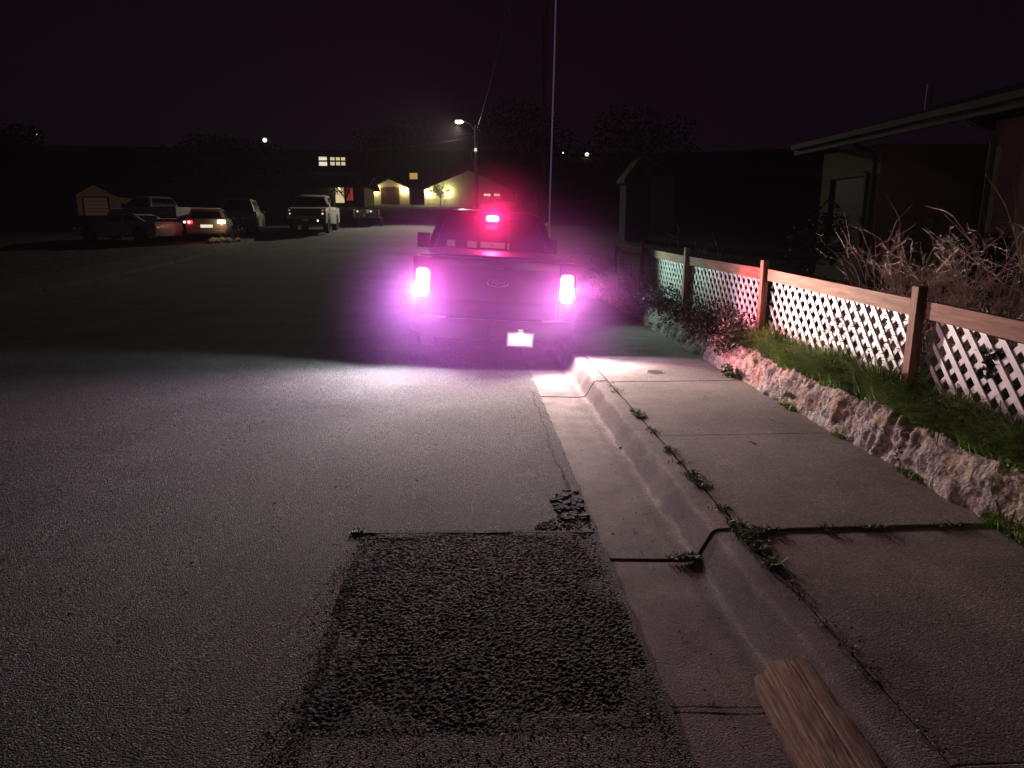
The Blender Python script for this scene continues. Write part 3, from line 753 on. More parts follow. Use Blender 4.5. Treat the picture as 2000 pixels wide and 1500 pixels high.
# oval emblem with lettering
EX,EZ=.03,.985
b=MB(); n=40; a_,c_=.132,.052
ringp=[[(EX+(a_+dr)*math.cos(2*PI*k/n),-.052+dy,EZ+(c_+dr)*math.sin(2*PI*k/n)) for dr,dy in ((.005,0),(.0,-.013),(-.007,-.009),(-.007,0))] for k in range(n)]
b.loft(ringp+[ringp[0]],cap=False); em=b.build('emblem_ring',CHROME,tg,smooth=True)
b=MB(); b.prism([(EX+(a_-.004)*math.cos(2*PI*k/n),EZ+(c_-.004)*math.sin(2*PI*k/n)) for k in range(n)],-.0575,-.045,'y')
b.build('emblem_plate',mat('dark_blue_enamel',(.02,.025,.08),rough=.3),em)
def text(s,size,loc,rot,m,parent,name,shear=0,ext=.002):
    c=bpy.data.curves.new(name,'FONT'); c.body=s; c.size=size; c.align_x='CENTER'; c.align_y='CENTER'; c.extrude=ext; c.shear=shear
    o=bpy.data.objects.new(name,c); COL.objects.link(o)
    dg=bpy.context.evaluated_depsgraph_get(); dg.update()
    me=bpy.data.meshes.new_from_object(o.evaluated_get(dg)); bpy.data.objects.remove(o)
    q=bpy.data.objects.new(name,me); COL.objects.link(q); me.materials.clear(); me.materials.append(m)
    q.location=loc; q.rotation_euler=rot; q.parent=parent; return q
text('Ford',.088,(EX,-.0605,EZ),(PI/2,0,0),CHROME,em,'lettering',shear=.35)
# corner posts of the bed that hold the lamps
LZ=.95
def lens_poly(s,sc_=1.0):
    P=[(-.055,.165),(.045,.172),(.078,.150),(.082,.075),(.070,.035),(.098,.0),(.095,-.055),(.070,-.10),(.066,-.150),(.035,-.172),(-.045,-.165),(-.075,-.12),(-.078,.04),(-.082,.12)]
    return [(x*s*sc_,z*sc_) for x,z in P]
lamps=[]
for s in (-1,1):
    cx=s*.872
    b=MB(); b.box((s*.885,.02,.86),(.225,.13,.80))
    b.build('bed_corner',BLACKP,truck,bevel=.035,seg=3,smooth=True)
    b=MB(); b.prism([(cx+x,LZ+z) for x,z in lens_poly(s,1.10)],-.062,.0,'y'); hs=b.build('tail_light',LENSRED,truck,bevel=.012,seg=2)
    b=MB(); b.prism([(cx+x,LZ+z) for x,z in lens_poly(s,1.02)],-.078,-.055,'y'); b.build('lit_lens',LENSHOT,hs,bevel=.01,seg=2)
    hs['label']='glowing pinkish white tail light'
# bumper
b=MB(); secs=[]
for i in range(33):
    u=-1+2*i/32; x=u*.985
    y=-.245+.17*abs(u)**4.5; yb_=.0
    top=.555; bot=.30+.05*abs(u)**3
    secs.append([(x,yb_,bot+.02),(x,y+.05,bot),(x,y+.01,bot+.05),(x,y,top-.09),(x,y+.008,top-.03),(x,y+.03,top-.006),(x,yb_,top)])
b.loft(secs); bp=b.build('rear_bumper',BLACKP,truck,smooth=True)
MB().box((0,-.14,.562),(1.15,.17,.014)).build('step_pad',BLACKPL,bp,bevel=.004)
# red reflections on the bumper corners, drawn as glowing strips
for s in (-1,1):
    pts=[(s*.905,-.085,.675),(s*.90,-.09,.625),(s*.875,-.10,.595),(s*.82,-.165,.578),(s*.72,-.22,.570),(s*.60,-.242,.566)]
    MB().tube(pts,[.006,.010,.011,.008,.005,.002],6).build('corner_glint',mat('red_glint',(.7,.06,.08),rough=.35,em=(1,.12,.2),es=.55),bp,smooth=True)
b=MB(); b.box((.02,-.26,.40),(.20,.05,.16)); b.tube([(.0,-.30,.33),(.0,-.22,.33)],.035,12); b.build('tow_hitch',BLACKPL,bp,bevel=.008)
PXc,PZc=.325,.335
pl=MB().box((PXc,-.266,PZc),(.295,.008,.145)).build('licence_plate',PLATEM,bp,bevel=.002)
b=MB()
for cx,cz,w_,h_ in ((PXc-.157,PZc,.02,.182),(PXc+.157,PZc,.02,.182),(PXc,PZc-.082,.33,.018),(PXc,PZc+.082,.33,.018)):
    b.box((cx,-.272,cz),(w_,.014,h_))
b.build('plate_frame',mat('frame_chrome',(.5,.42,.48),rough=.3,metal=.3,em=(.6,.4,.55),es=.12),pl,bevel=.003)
MB().box((PXc,-.262,PZc+.112),(.06,.03,.018)).build('plate_lamp',PALEWIN,pl,bevel=.004)
# third brake light
b=MB(); n=24
pts=[]
for k in range(n):
    a=2*PI*k/n; ex=.052 if math.cos(a)>0 else -.052
    pts.append((ex+.044*math.cos(a),1.765+.044*math.sin(a)))
b.prism(pts,2.08,2.20,'y'); bl=b.build('brake_light',BRAKEHOT,truck,bevel=.006)
MB().box((0,2.22,1.765),(.46,.14,.10)).build('housing',BLACKPL,bl,bevel=.02)
for s in (-1,1):
    MB().tube([(s*.25-.01,2.145,1.778),(s*.25+.01,2.145,1.778)],.010,8).build('side_lamp',LENSRED,bl)
# papers and emblem card in the rear window
zc=g['zc']
def card(name,x0,x1,z0,z1,m):
    yy_=lambda z:g['yr'](z)-.016
    b=MB(); b.loft([[(x0,yy_(z)-.004,z),(x1,yy_(z)-.004,z),(x1,yy_(z),z),(x0,yy_(z),z)] for z in (z0,z1)])
    return b.build(name,m,truck)
card('window_sticker',-.66,-.54,1.335,1.425,PAPER)
card('window_sticker',-.36,-.22,1.325,1.425,PAPER)
cd=card('window_sticker',-.165,.20,1.335,1.42,PAPER)
card('window_sticker',.245,.265,1.325,1.415,PAPER)
b=MB(); b.tube([(-.05,2.085,1.388),(-.01,2.08,1.383),(.035,2.08,1.374),(.01,2.08,1.366)],[.002,.007,.006,.002],6); b.build('printed_mark',CHROME,cd)
# whip aerial, and a pale bar added as the roof edge highlight
MB().tube([(-.80,4.2,1.25),(-.83,4.15,1.75)],.004,6).build('aerial',STEEL,truck)
MB().tube([(-.66,2.75,1.885),(-.55,2.75,1.91),(-.30,2.74,1.915),(-.12,2.74,1.915)],.009,6).build('roof_edge_glint',STEEL,truck)

# lamps of the near truck -------------------------------------------------
def spot(name,loc,target,power,color,angle,blend=.2,r=.04,parent=None):
    l=bpy.data.lights.new(name,'SPOT'); l.energy=power; l.color=color; l.spot_size=math.radians(angle); l.spot_blend=blend; l.shadow_soft_size=r
    o=bpy.data.objects.new(name,l); COL.objects.link(o); o.location=loc
    d=(Vector(target)-Vector(loc)).normalized(); o.rotation_euler=d.to_track_quat('-Z','Y').to_euler(); return o
def point(name,loc,power,color,r=.05):
    l=bpy.data.lights.new(name,'POINT'); l.energy=power; l.color=color; l.shadow_soft_size=r
    o=bpy.data.objects.new(name,l); COL.objects.link(o); o.location=loc; return o
tm=Matrix.Translation((TX,TY,.035))@Matrix.Rotation(math.radians(3.2),4,'Y')
def tw(x,y,z): return tm@Vector((x,y,z))
for s in (-1,1):
    for (dz,pw,colr,ang,bl_,yaw,pit) in WHITE_RED if False else ():
        pass
def lamp_light(s,dz,pw,colr,ang,blend,yaw,pitch):
    p=tw(s*.872,-.13,LZ+dz)
    d=Vector((math.sin(math.radians(yaw)),-math.cos(math.radians(yaw)),-math.tan(math.radians(pitch))))
    spot('lamp_beam',p,p+d,pw,colr,ang,blend,.035)
KW=2.6
lamp_light(-1,-.05,215,(.97,.88,1.0),134,1.0,-10,10)
lamp_light(-1,-.03,360,(.95,.92,1.0),116,1.0,-18,33)
lamp_light(-1,.02,135,(1.0,.62,.95),168,.25,0,0)
lamp_light( 1,.02,105,(1.0,.60,.90),160,.25,0,0)
lamp_light( 1,-.05,430,(1.0,.95,.89),106,.65, 2,16)
lamp_light(-1,-.02,190,(.84,.94,1.0),112,.45,-52,8)
lamp_light( 1, .04,480,(1.0,.13,.15),44,.6, 49,2)
lamp_light( 1,-.02,800,(1.0,.95,.86),38,.9, 35,-9)
lamp_light(-1, .08,150,(1.0,.10,.16),144,.6,-6,0)
lamp_light( 1, .08,140,(1.0,.10,.14),130,.5, 4,0)
# third brake light
p=tw(0,2.02,1.765)
spot('brake_glow',p,p+Vector((0,-1,0)),230,(1.0,.03,.18),124,.5,.04)
# plate lamp
p=tw(PXc,-.31,PZc+.13); spot('plate_glow',p,tw(PXc,-.27,PZc-.05),1.0,(1,.98,1),150,.5,.01)
# added spot at the kerb-side mirror, throws teal light on the fence
p=tw(1.18,3.93,1.30); spot('fence_fill',p,(3.1,9.0,1.15),260,(.68,1.0,.86),62,.7,.05)

# --- far pickup facing the camera
fp=thing('pickup_truck',(-8.6,38.4+5.75,T(41.2)+.02),'pale lifted pickup truck with black grille parked facing up the street','pickup truck',rz=PI+math.radians(3))
gg=pickup(fp,SILVER,W=2.0,lift=.14,tonneau=False,wr=.48,detail=False)
L_=gg['L']; zb=gg['zb']; bel=gg['bel']
gr=MB().box((0,L_+.01,bel-.28),(1.35,.10,.36)).build('grille',BLACKPL,fp,bevel=.02)
b=MB()
for k in range(4): b.box((0,L_+.065,bel-.41+.085*k),(1.25,.02,.022))
b.build('grille_bars',GREYP,gr)
MB().box((0,L_+.08,zb+.10),(1.98,.22,.28)).build('front_bumper',BLACKPL,fp,bevel=.04,smooth=True)
MB().box((0,L_+.02,zb-.08),(1.3,.12,.06)).build('skid_plate',RIM,fp,bevel=.01)
MB().box((.05,L_+.20,zb+.18),(.34,.02,.13)).build('licence_plate',PLAINPL,fp)
for s in (-1,1):
    hl=MB().box((s*.82,L_+.0,bel-.28),(.27,.12,.36)).build('headlight',GREYP,fp,bevel=.02)
    MB().tube([(s*.82,L_+.055,bel-.34),(s*.82,L_+.075,bel-.34)],.05 if s<0 else .035,12).build('reflector',PALEWIN,hl)
    MB().tube([(s*.84,L_+.055,bel-.17),(s*.84,L_+.075,bel-.17)],.035,12).build('indicator',AMBWIN,hl)
    MB().tube([(s*.58,L_+.19,zb+.15),(s*.58,L_+.21,zb+.15)],.035,12).build('fog_light',COOLSM if s<0 else RIM,fp)
# trailer behind it
tr=thing('utility_trailer',(-6.3,46.3,T(46.3)),'small open utility trailer loaded with dark gear behind the pale pickup','trailer',rz=.1)
MB().box((0,0,.62),(1.5,2.6,.10)).build('bed',GREYP,tr)
b=MB()
for s in (-1,1):
    b.box((s*.74,0,.86),(.04,2.6,.05)); b.box((s*.74,0,1.06),(.04,2.6,.05))
    for y in (-1.28,-.4,.4,1.28): b.box((s*.74,y,.85),(.04,.04,.46))
b.build('side_rail',STEEL,tr)
for s in (-1,1): wheel(tr,s*.86,0,.34,.18,s,rim=STEEL)
for k in range(9): MB().box((rnd.uniform(-.5,.5),rnd.uniform(-1,1),.75+rnd.random()*.2),(rnd.uniform(.2,.5),rnd.uniform(.2,.6),rnd.uniform(.15,.5)),rz=rnd.random()).build('cargo_box',GREYP,tr,bevel=.02)
MB().box((-.5,-1.35,.95),(.10,.05,.10)).build('marker_light',PALEWIN,tr)
MB().box((.3,-1.35,.95),(.10,.05,.10)).build('marker_light',PALEWIN,tr)

def car(root, prof, glass, paint, W, L, wr, wy, rear_lights=None, win=GLASSD, zb=.28):
    """low body from a side profile, glasshouse from its own; nose toward +y"""
    h_=W/2; hw=wr+.07
    def arch(cy): return [(cy+hw*math.cos(a),wr+hw*math.sin(a)) for a in [PI*(1-i/8) for i in range(9)]]
    low=[]
    for cy in wy: low+= [(cy-hw-.02,zb)]+[p for p in arch(cy) if p[1]>zb]+[(cy+hw+.02,zb)]
    poly=[(.06,zb)]+low+[(L-.06,zb)]+prof
    b=MB(); b.prism(poly,-h_,h_,'x'); body=b.build('body',paint,root,bevel=.05,seg=3,smooth=True)
    (b0,b1,bz),(t0,t1,tz)=glass
    def rg(z,y0,y1,hx): return [(-hx,y0,z),(hx,y0,z),(hx,y1,z),(-hx,y1,z)]
    b=MB(); b.loft([rg(bz,b0,b1,h_-.06),rg(tz,t0,t1,h_-.26)]); b.build('roof',paint,root,bevel=.06,seg=3,smooth=True)
    def at(k): return (bz+(tz-bz)*k,b0+(t0-b0)*k,b1+(t1-b1)*k,(h_-.06)-.20*k)
    for nm,fn in (('rear_window',0),('windscreen',1)):
        b=MB(); secs=[]
        for k in (.12,.86):
            z,y0,y1,hx=at(k); y=(y0-.012) if fn==0 else (y1+.012)
            secs.append([(-hx+.13,y,z),(hx-.13,y,z),(hx-.13,y+.02*(1-2*(1-fn))*-1,z),(-hx+.13,y+.02*(1-2*(1-fn))*-1,z)])
        b.loft(secs); b.build(nm,win,root)
    for s in (-1,1):
        for a,c in ((.10,.47),(.53,.92)):
            b=MB(); secs=[]
            for k in (.14,.84):
                z,y0,y1,hx=at(k); m0=y0+(y1-y0)*a; m1=y0+(y1-y0)*c
                secs.append([(s*(hx+.008),m0,z),(s*(hx+.008),m1,z),(s*(hx-.01),m1,z),(s*(hx-.01),m0,z)])
            b.loft(secs); b.build('side_window',win,root)
        MB().box((s*(h_+.07),b1-.35,bz+.06),(.14,.10,.13)).build('mirror',paint,root,bevel=.03)
    for y in wy:
        for s in (-1,1): wheel(root,s*(h_-.12),y,wr,.22,s)
    return body
# hatchback with its rear lights on
hb=thing('parked_car',(-11.9,34.2,T(34)+.17),'small hatchback with red tail lights and one bright lamp lit in the driveway','car',rz=math.radians(14))
car(hb,[(4.1,.5),(4.05,.75),(3.1,1.0),(.05,1.02),(-.02,.8),(0,.45)],((.12,3.2,.98),(.35,2.3,1.46)),GREYP,1.78,4.1,.31,(.75,3.35))
for s in (-1,1):
    MB().box((s*.70,-.03,.86),(.24,.05,.15)).build('tail_light',LENSRED if s>0 else REDSMALL,hb,bevel=.02)
MB().box((.64,-.06,.88),(.34,.03,.15)).build('reversing_light',WARMSM,hb,bevel=.01)
MB().tube([(-.72,-.07,.86),(-.72,-.05,.86)],.05,12).build('lit_lens',BRAKEHOT,hb)
MB().tube([(-.92,-.02,.86),(-.92,0,.86)],.05,12).build('lit_lens',BRAKEHOT,hb)
MB().box((0,-.03,.68),(.52,.02,.13)).build('licence_plate',PALEWIN,hb)
MB().box((0,-.04,.42),(1.6,.12,.16)).build('rear_bumper',GREYP,hb,bevel=.03)
MB().box((0,.30,1.47),(1.25,.25,.035)).build('roof_spoiler',WHITEP,hb,bevel=.01)
point('reversing_glow',hb.matrix_basis@Vector((.66,-.35,.85)),9,(1,.6,.32),.06)
point('tail_glow',hb.matrix_basis@Vector((-.8,-.35,.85)),2,(1,.08,.05),.06)
# white low sports car, side on
sp_=thing('parked_car',(-13.3,33.6,T(33.6)+.15),'white low sports coupe parked side on left of the lit hatchback','car',rz=math.radians(72))
car(sp_,[(4.5,.45),(4.45,.62),(3.2,.85),(1.2,.95),(.05,.92),(0,.6)],((.5,3.1,.86),(1.35,2.35,1.25)),WHITEP,1.8,4.5,.33,(.9,3.6))
MB().box((0,.12,1.05),(1.5,.25,.03)).build('rear_wing',WHITEP,sp_,bevel=.01)
for s in (-1,1): MB().box((s*.66,4.46,.6),(.3,.06,.1)).build('headlight',PLAINPL,sp_,bevel=.01)
# pickup behind them and a dark van
wp=thing('pickup_truck',(-15.2,41.5,T(41)+.15),'white pickup truck standing behind the sports coupe','pickup truck',rz=math.radians(60))
pickup(wp,WHITEP,tonneau=False,detail=False)
sv=thing('parked_car',(-12.1,39.5,T(39)+.15),'dark tall wagon parked beyond the lit hatchback','car',rz=math.radians(10))
car(sv,[(4.6,.6),(4.55,.95),(3.5,1.1),(.05,1.12),(-.02,.9),(0,.5)],((.06,3.7,1.08),(.25,3.0,1.80)),GREYP,1.85,4.6,.36,(.85,3.7),zb=.34)

# ------------------------------------------------------------------ poles, lamps, wires
def cat(p,q,sag,n=16):
    p=Vector(p);q=Vector(q); return [p.lerp(q,i/n)-Vector((0,0,sag*4*(i/n)*(1-i/n))) for i in range(n+1)]
def lamp_pole(loc,hgt,arm,label,lit,power,color,scale=1,head=.10,group=None,glow_target=None,rz=0,mat_=None):
    t=thing('street_lamp',loc,label,'street lamp',group=group,rz=rz)
    MB().tube([(0,0,-.3),(0,0,hgt)],[.15*scale,.10*scale],10).build('pole',mat_ or POLEF,t,smooth=True)
    ax,az=arm
    MB().tube([(0,0,hgt-.35),(ax*.5,0,hgt-.02+az*.6),(ax,0,hgt+az)],.035*scale,8).build('lamp_arm',STEEL,t,smooth=True)
    hd=MB().box((ax-.12*scale,0,hgt+az+.03),(.55*scale,.24*scale,.12*scale)).build('lamp_head',STEEL,t,bevel=.03)
    MB().tube([(ax-.15*scale,0,hgt+az-.03),(ax-.15*scale,0,hgt+az-.10*scale),(ax-.15*scale,0,hgt+az-.16*scale)],[head,head,head*.5],12).build('lit_bulb',lit,hd)
    return t
zs=T(48)
sl=lamp_pole((.55,48,zs),7.75-zs+.15,(-.90,.25),'tall wooden utility pole with a lit street lamp on a short left arm',emis('street_bulb',(1,.96,.62),9),0,0,head=.26)
b=MB()
for z in (7.4,7.0): b.box((.0,-.16,z-zs),(.12,.16,.16))
b.tube([(0,-.14,7.9-zs),(.2,-.14,7.75-zs),(.3,-.14,7.4-zs),(.12,-.14,7.1-zs)],.03,6)
b.build('insulators',STEEL,sl)
MB().tube([(-.03,-.2,6.30-zs),(-.03,-.2,6.48-zs)],.085,10).build('small_lamp',PALEWIN,sl)
MB().tube([(-.13,-.1,6.4-zs),(-.3,-.1,6.2-zs),(-.28,-.1,5.7-zs),(-.1,-.1,5.5-zs)],.02,6).build('cable_loop',STEEL,sl)
spot('street_glow',(-.50,48,7.78),(-6,36,0),5200,(1,.93,.72),104,.9,.12)
WIREM=mat('wire',(.30,.25,.22),rough=.6)
for i,(a,c,s,lab) in enumerate([
   ((.6,48,7.5),(2.05,17.1,10.6),.25,'overhead wire rising from the lit pole, upper strand'),
   ((.5,48,7.25),(1.95,17.1,10.2),.35,'overhead wire rising from the lit pole, lower strand'),
   ((.5,48,7.45),(-24,54,6.9),.5,'overhead wire running left from the lit pole, upper strand'),
   ((.5,48,7.15),(-20,47,5.6),.4,'overhead wire running left from the lit pole, lower strand'),
   ((.5,48,7.28),(-16,58,6.6),.4,'overhead wire running left from the lit pole, middle strand')]):
    tag(MB().tube(cat(a,c,s,24),.008,5).build('overhead_wire',WIREM),lab,'wire')
# near utility pole with conduit
up=thing('utility_pole',(1.70,17,T(17)),'thick dark utility pole with a pale conduit up its right side','utility pole')
MB().tube([(0,0,-.3),(.03,0,5.5),(.08,0,10.8)],[.06,.058,.055],14).build('pole',POLEM,up,smooth=True)
MB().tube([(.16,-.10,.0),(.17,-.10,2),(.24,-.09,5.2),(.31,-.09,10.4)],[.022,.019,.016,.014],6).build('conduit',mat('pale_conduit',(.6,.5,.62),rough=.5,em=(.5,.35,.6),es=.10),up,smooth=True)  # lavender light put into the conduit's colour and a weak glow
b=MB(); b.tube([(-.5,0,10.2),(.7,0,10.3)],.05,6); b.build('crossarm',POLEM,up)
# yellow guard and slim post beside it
gd=thing('marker_post',(1.67,15.9,T(15.9)),'short post with a yellow guard plate beside the thick utility pole','post')
MB().tube([(0,0,0),(-.03,0,1.25)],.03,8).build('post',STEEL,gd)
MB().box((-.06,0,1.72-T(15.9)),(.24,.05,.07)).build('guard_plate',YELLOW,gd,bevel=.008)
MB().box((-.06,.01,1.45-T(15.9)),(.05,.04,.5)).build('bracket',STEEL,gd)
MB().tube([(.05,0,.95),(.05,0,1.02)],.04,8).build('reflector',AMBWIN,gd)
# pale block bank past the pole
bk=MB()
for r_ in range(3):
    for k in range(7):
        bk.box((2.35+rnd.uniform(-.01,.01)+.06*r_,14.6+k*.42+.2*(r_%2),T(16)+.24+.17*r_),(.42,.40,.155),rz=rnd.uniform(-.04,.04))
o=bk.build('block_wall',mat('green_block',(.30,.33,.26),(.2,.22,.17),rough=.9,scale=12,bump=.01,bscale=40),bevel=.015); tag(o,'low pale block wall edging the pavement just past the dark utility pole','wall')
# distant lamps on the hill
def far_lamp(x,y,z,label,r=.22,col=COOLSM,hh=5):
    t=thing('distant_lamp',(x,y,z-hh),label,'street lamp',group='distant lamps on the hill')
    MB().tube([(0,0,-3),(0,0,hh)],.10,6).build('pole',POLEF,t)
    MB().tube([(0,0,hh),(-.5,0,hh+.2),(-.9,0,hh+.1)],.05,6).build('lamp_arm',STEEL,t)
    b=MB(); bmesh.ops.create_icosphere(b.b,subdivisions=2,radius=r,matrix=Matrix.Translation((-.95,-.0,hh))); b.build('lit_bulb',col,t)
far_lamp(-36.0,140,16.9,'distant lit street lamp high on the hill at the left',.36,emis('far_bulb_white',(.95,1,.75),3.5),4)
far_lamp(-43.0,142,15.7,'tiny dim lamp left of the distant hill lamp',.17,WARMSM)
far_lamp(-76,140,17.6,'faint distant lamp at the far left of the hill',.14,WARMSM)
far_lamp(23.4,140,14.7,'bright warm lamp on the hill right of the utility pole',.36,emis('far_bulb_warm',(1,.85,.62),3.0))
far_lamp(18.9,140,15.0,'tiny lamp beside the utility pole on the right hill',.12,WARMSM)
# ------------------------------------------------------------------ houses
def house(loc,w,d,hw_,hr,wallm,label,rz=0,gable='front',eave=.35,windows=(),doors=(),roofm=ROOFM,category='house',name='house'):
    t=thing(name,loc,label,category,rz=rz)
    b=MB()
    if gable=='front':
        b.prism([(-w/2,-1),(w/2,-1),(w/2,hw_),(0,hw_+hr),(-w/2,hw_)],0,d,'y')
    else: b.box((0,d/2,(hw_-1)/2),(w,d,hw_+1))
    b.build('wall',wallm,t)
    b=MB(); th=.14
    if gable=='front':
        k=hr/(w/2); e=w/2+eave
        b.prism([(-e,hw_-k*eave+.02),(0,hw_+hr+.02),(e,hw_-k*eave+.02),(e,hw_-k*eave+th+.02),(0,hw_+hr+th+.02),(-e,hw_-k*eave+th+.02)],-eave,d+eave,'y')
    else:
        k=hr/(d/2); e=eave
        b.prism([(-e,hw_-k*e+.02),(d/2,hw_+hr),(d+e,hw_-k*e+.02),(d+e,hw_-k*e+th+.02),(d/2,hw_+hr+th),(-e,hw_-k*e+th+.02)],-w/2-eave,w/2+eave,'x')
    r=b.build('roof',roofm,t)
    b=MB(); 
    if gable!='front':
        b.box((0,-eave-.03,hw_-hr/(d/2)*eave+.06),(w+2*eave,.04,.16)); b.build('fascia',TRIM,r)
    else:
        for s in (-1,1):
            b.loft([[(s*(w/2+eave),-eave-.04,hw_-hr/(w/2)*eave-.02),(s*(w/2+eave),-eave-.003,hw_-hr/(w/2)*eave-.02),(s*(w/2+eave),-eave-.003,hw_-hr/(w/2)*eave+.17),(s*(w/2+eave),-eave-.04,hw_-hr/(w/2)*eave+.17)],
                    [(0,-eave-.04,hw_+hr),(0,-eave-.003,hw_+hr),(0,-eave-.003,hw_+hr+.18),(0,-eave-.04,hw_+hr+.18)]])
        b.build('fascia',TRIM,r)
    for (x,z,ww,hh,m) in windows:
        f=MB()
        for cx,cz,a,c in ((x-ww/2,z,.06,hh+.06),(x+ww/2,z,.06,hh+.06),(x,z-hh/2,ww-.06,.06),(x,z+hh/2,ww-.06,.06),(x,z,.04,hh-.06)): f.box((cx,-.03,cz),(a,.06,c))
        fo=f.build('window',TRIM,t); MB().box((x,-.012,z),(ww-.05,.02,hh-.05)).build('pane',m,fo)
    for (x,ww,hh,m) in doors:
        dd=MB().box((x,-.02,hh/2),(ww,.05,hh)).build('door',m,t)
        f=MB()
        for i in range(1,5): f.box((x,-.05,hh*i/5),(ww-.1,.012,.03))
        f.box((x-ww/2-.06,-.03,hh/2),(.1,.07,hh+.1)); f.box((x+ww/2+.06,-.03,hh/2),(.1,.07,hh+.1)); f.box((x,-.03,hh+.06),(ww+.02,.07,.1)); f.build('door_trim',TRIM,dd)
    return t
def porch_light(parent,x,y,z,power=40,m=WARMSM,col=(1,.78,.38)):
    q=MB(); q.tube([(x,y-.10,z-.1),(x,y-.10,z+.1)],[.06,.09],8); q.box((x,y-.03,z+.08),(.05,.10,.05)); q.build('porch_light',m,parent)
    p=parent.matrix_basis@Vector((x,y-.28,z)); point('porch_glow',p,power,col,.06)
ga=house((-9.05,87,T(87)+.0),4.4,8,1.85,1.0,STUCCOY,'small cream garage with brown door between two wall lanterns','garage' and 0,doors=((.0,1.95,1.85,DOORB),),eave=1.1,category='garage',name='garage')
porch_light(ga,-1.75,0,1.72,120); porch_light(ga,1.70,0,1.72,120)
ye=house((.1,82,T(82)-.1),9.8,9,1.9,2.0,STUCCOY,'cream gabled house with two lit wall lamps behind the pole',eave=.5,windows=((2.0,1.35,.8,.3,PALEWIN),(3.1,1.35,.7,.3,WARMWIN)))
porch_light(ye,-4.35,0,1.62,150,WARMSM,(1,.85,.42)); porch_light(ye,-2.35,0,1.62,150,WARMSM,(1,.85,.42))
lh=house((-13.9,75,T(75)-.3),7.0,8,2.5,1.0,SIDING,'low grey house with a lit doorway and red curtain behind the far pickup',gable='side',eave=.6,windows=((2.05,1.85,.8,1.5,REDDRAPE),))
b=MB().box((1.1,-.02,1.75),(.85,.06,1.7)).build('lit_doorway',WARMWIN,lh); porch_light(lh,1.1,0,2.25,20)
uh=house((-22.3,125,T(125)+hill(-22,125)-2.0),11,8,3.6,1.4,SIDING,'dark hillside house with a row of four lit windows',gable='side')
uz=12.0-(T(125)+hill(-22,125)-2.0)
for k,(x,w_,h_) in enumerate(((-1.5,1.4,1.5),(.05,.8,1.35),(.95,.75,1.35),(1.8,.75,1.35))):
    f=MB()
    for cx,cz,a,c in ((x-w_/2,uz,.08,h_+.08),(x+w_/2,uz,.08,h_+.08),(x,uz-h_/2,w_-.08,.08),(x,uz+h_/2,w_-.08,.08)): f.box((cx,-.06,cz),(a,.1,c))
    fo=f.build('window',SIDING,uh); MB().box((x,-.03,uz),(w_-.06,.04,h_-.06)).build('pane',PALEWIN if k<1 else WARMWIN,fo)
ah=house((-8.3,115,T(115)+hill(-8,115)-.6),9,8,3.0,1.5,SIDING,'dark hill house with one amber window above the garage',gable='side')
az_=9.07-(T(115)+hill(-8,115)-.6)
fo=MB().box((0,-.04,az_),(1.35,.06,1.05)).build('window',SIDING,ah); MB().box((0,-.08,az_),(1.2,.03,.9)).build('pane',AMBWIN,fo)
sh=house((-28.2,58,T(58)+.15),2.9,4,1.55,.75,mat('selflit_tan_stucco',(.5,.36,.22),rough=.9,em=(.5,.28,.16),es=.022),'tiny tan gabled outbuilding with a pale door at the far left',doors=((-.05,1.75,1.3,mat('selflit_pale_door',(.6,.45,.3),rough=.7,em=(.6,.36,.22),es=.03)),),eave=.45,category='outbuilding',name='outbuilding')  # walls and door glow weakly, standing in for light on the facade
mh=house((6.5,28,T(28)+.6),.95,1.1,2.35,.6,mat('blue_grey_board',(.05,.06,.09),rough=.9),'narrow dark gabled outbuilding right of the utility pole',eave=.12,category='outbuilding',name='outbuilding')
dh=house((14.0,34,T(34)+.6),9,8,2.6,1.1,mat('dark_board',(.03,.03,.034),rough=.9),'dark low house behind the far end of the lattice fence',rz=math.radians(4),gable='side')
# near house on the right
nh=thing('house',(7.2,8,.66),'tan stucco house with pale eave, gutter and downpipe right of the twiggy shrub','house')
def nb(mb,name,m,par=None,**k):
    o=mb.build(name,m,**k); 
    if par: o.parent=par
    else: o.parent=nh
    return o
b=MB(); b.box((2.0,-1.2,1.12),(4.0,6.2,2.62)); nb(b,'wall',STUCCO)                # y 8-4.3 .. 9.9
b=MB(); b.box((3.0,3.25,1.12),(2.0,2.8,2.62)); nb(b,'porch_wall',SIDING)
b=MB(); b.box((2.0,5.7,1.12),(4.0,2.1,2.62)); nb(b,'wall',STUCCO)
b=MB(); b.prism([(-.45,2.46),(-.45,2.62),(2.6,3.5),(5.2,2.62),(5.2,2.46),(2.6,3.34)],-4.8,7.0,'y'); rf=nb(b,'roof',ROOFM)
b=MB(); b.box((-.50,1.05,2.53),(.07,11.8,.20)); nb(b,'fascia',TRIM,rf)
b=MB(); b.box((-.57,1.05,2.58),(.08,11.82,.09)); nb(b,'gutter',TRIM,rf)
for y in (1.82,4.72):
    b=MB(); b.tube([(-.50,y,2.50),(-.42,y,2.38),(-.12,y,2.28),(-.06,y,2.12),(-.06,y,.0)],.042,10); nb(b,'downpipe',TRIM,smooth=True)
f=MB()
for cy,cz,a,c in ((5.0,1.3,.07,1.3),(6.3,1.3,.07,1.3),(5.65,.65,1.23,.07),(5.65,1.95,1.23,.07)): f.box((-.03,cy,cz),(.07,a,c))
fo=nb(f,'window',TRIM); b=MB(); b.box((-.012,5.65,1.3),(.03,1.24,1.24)); nb(b,'pane',mat('unlit_pane',(.012,.011,.011),rough=.5,spec=.15),fo)
b=MB(); b.tube([(1.2,5.4,3.0),(1.2,5.4,3.55)],.05,8); nb(b,'vent_pipe',STEEL,rf)

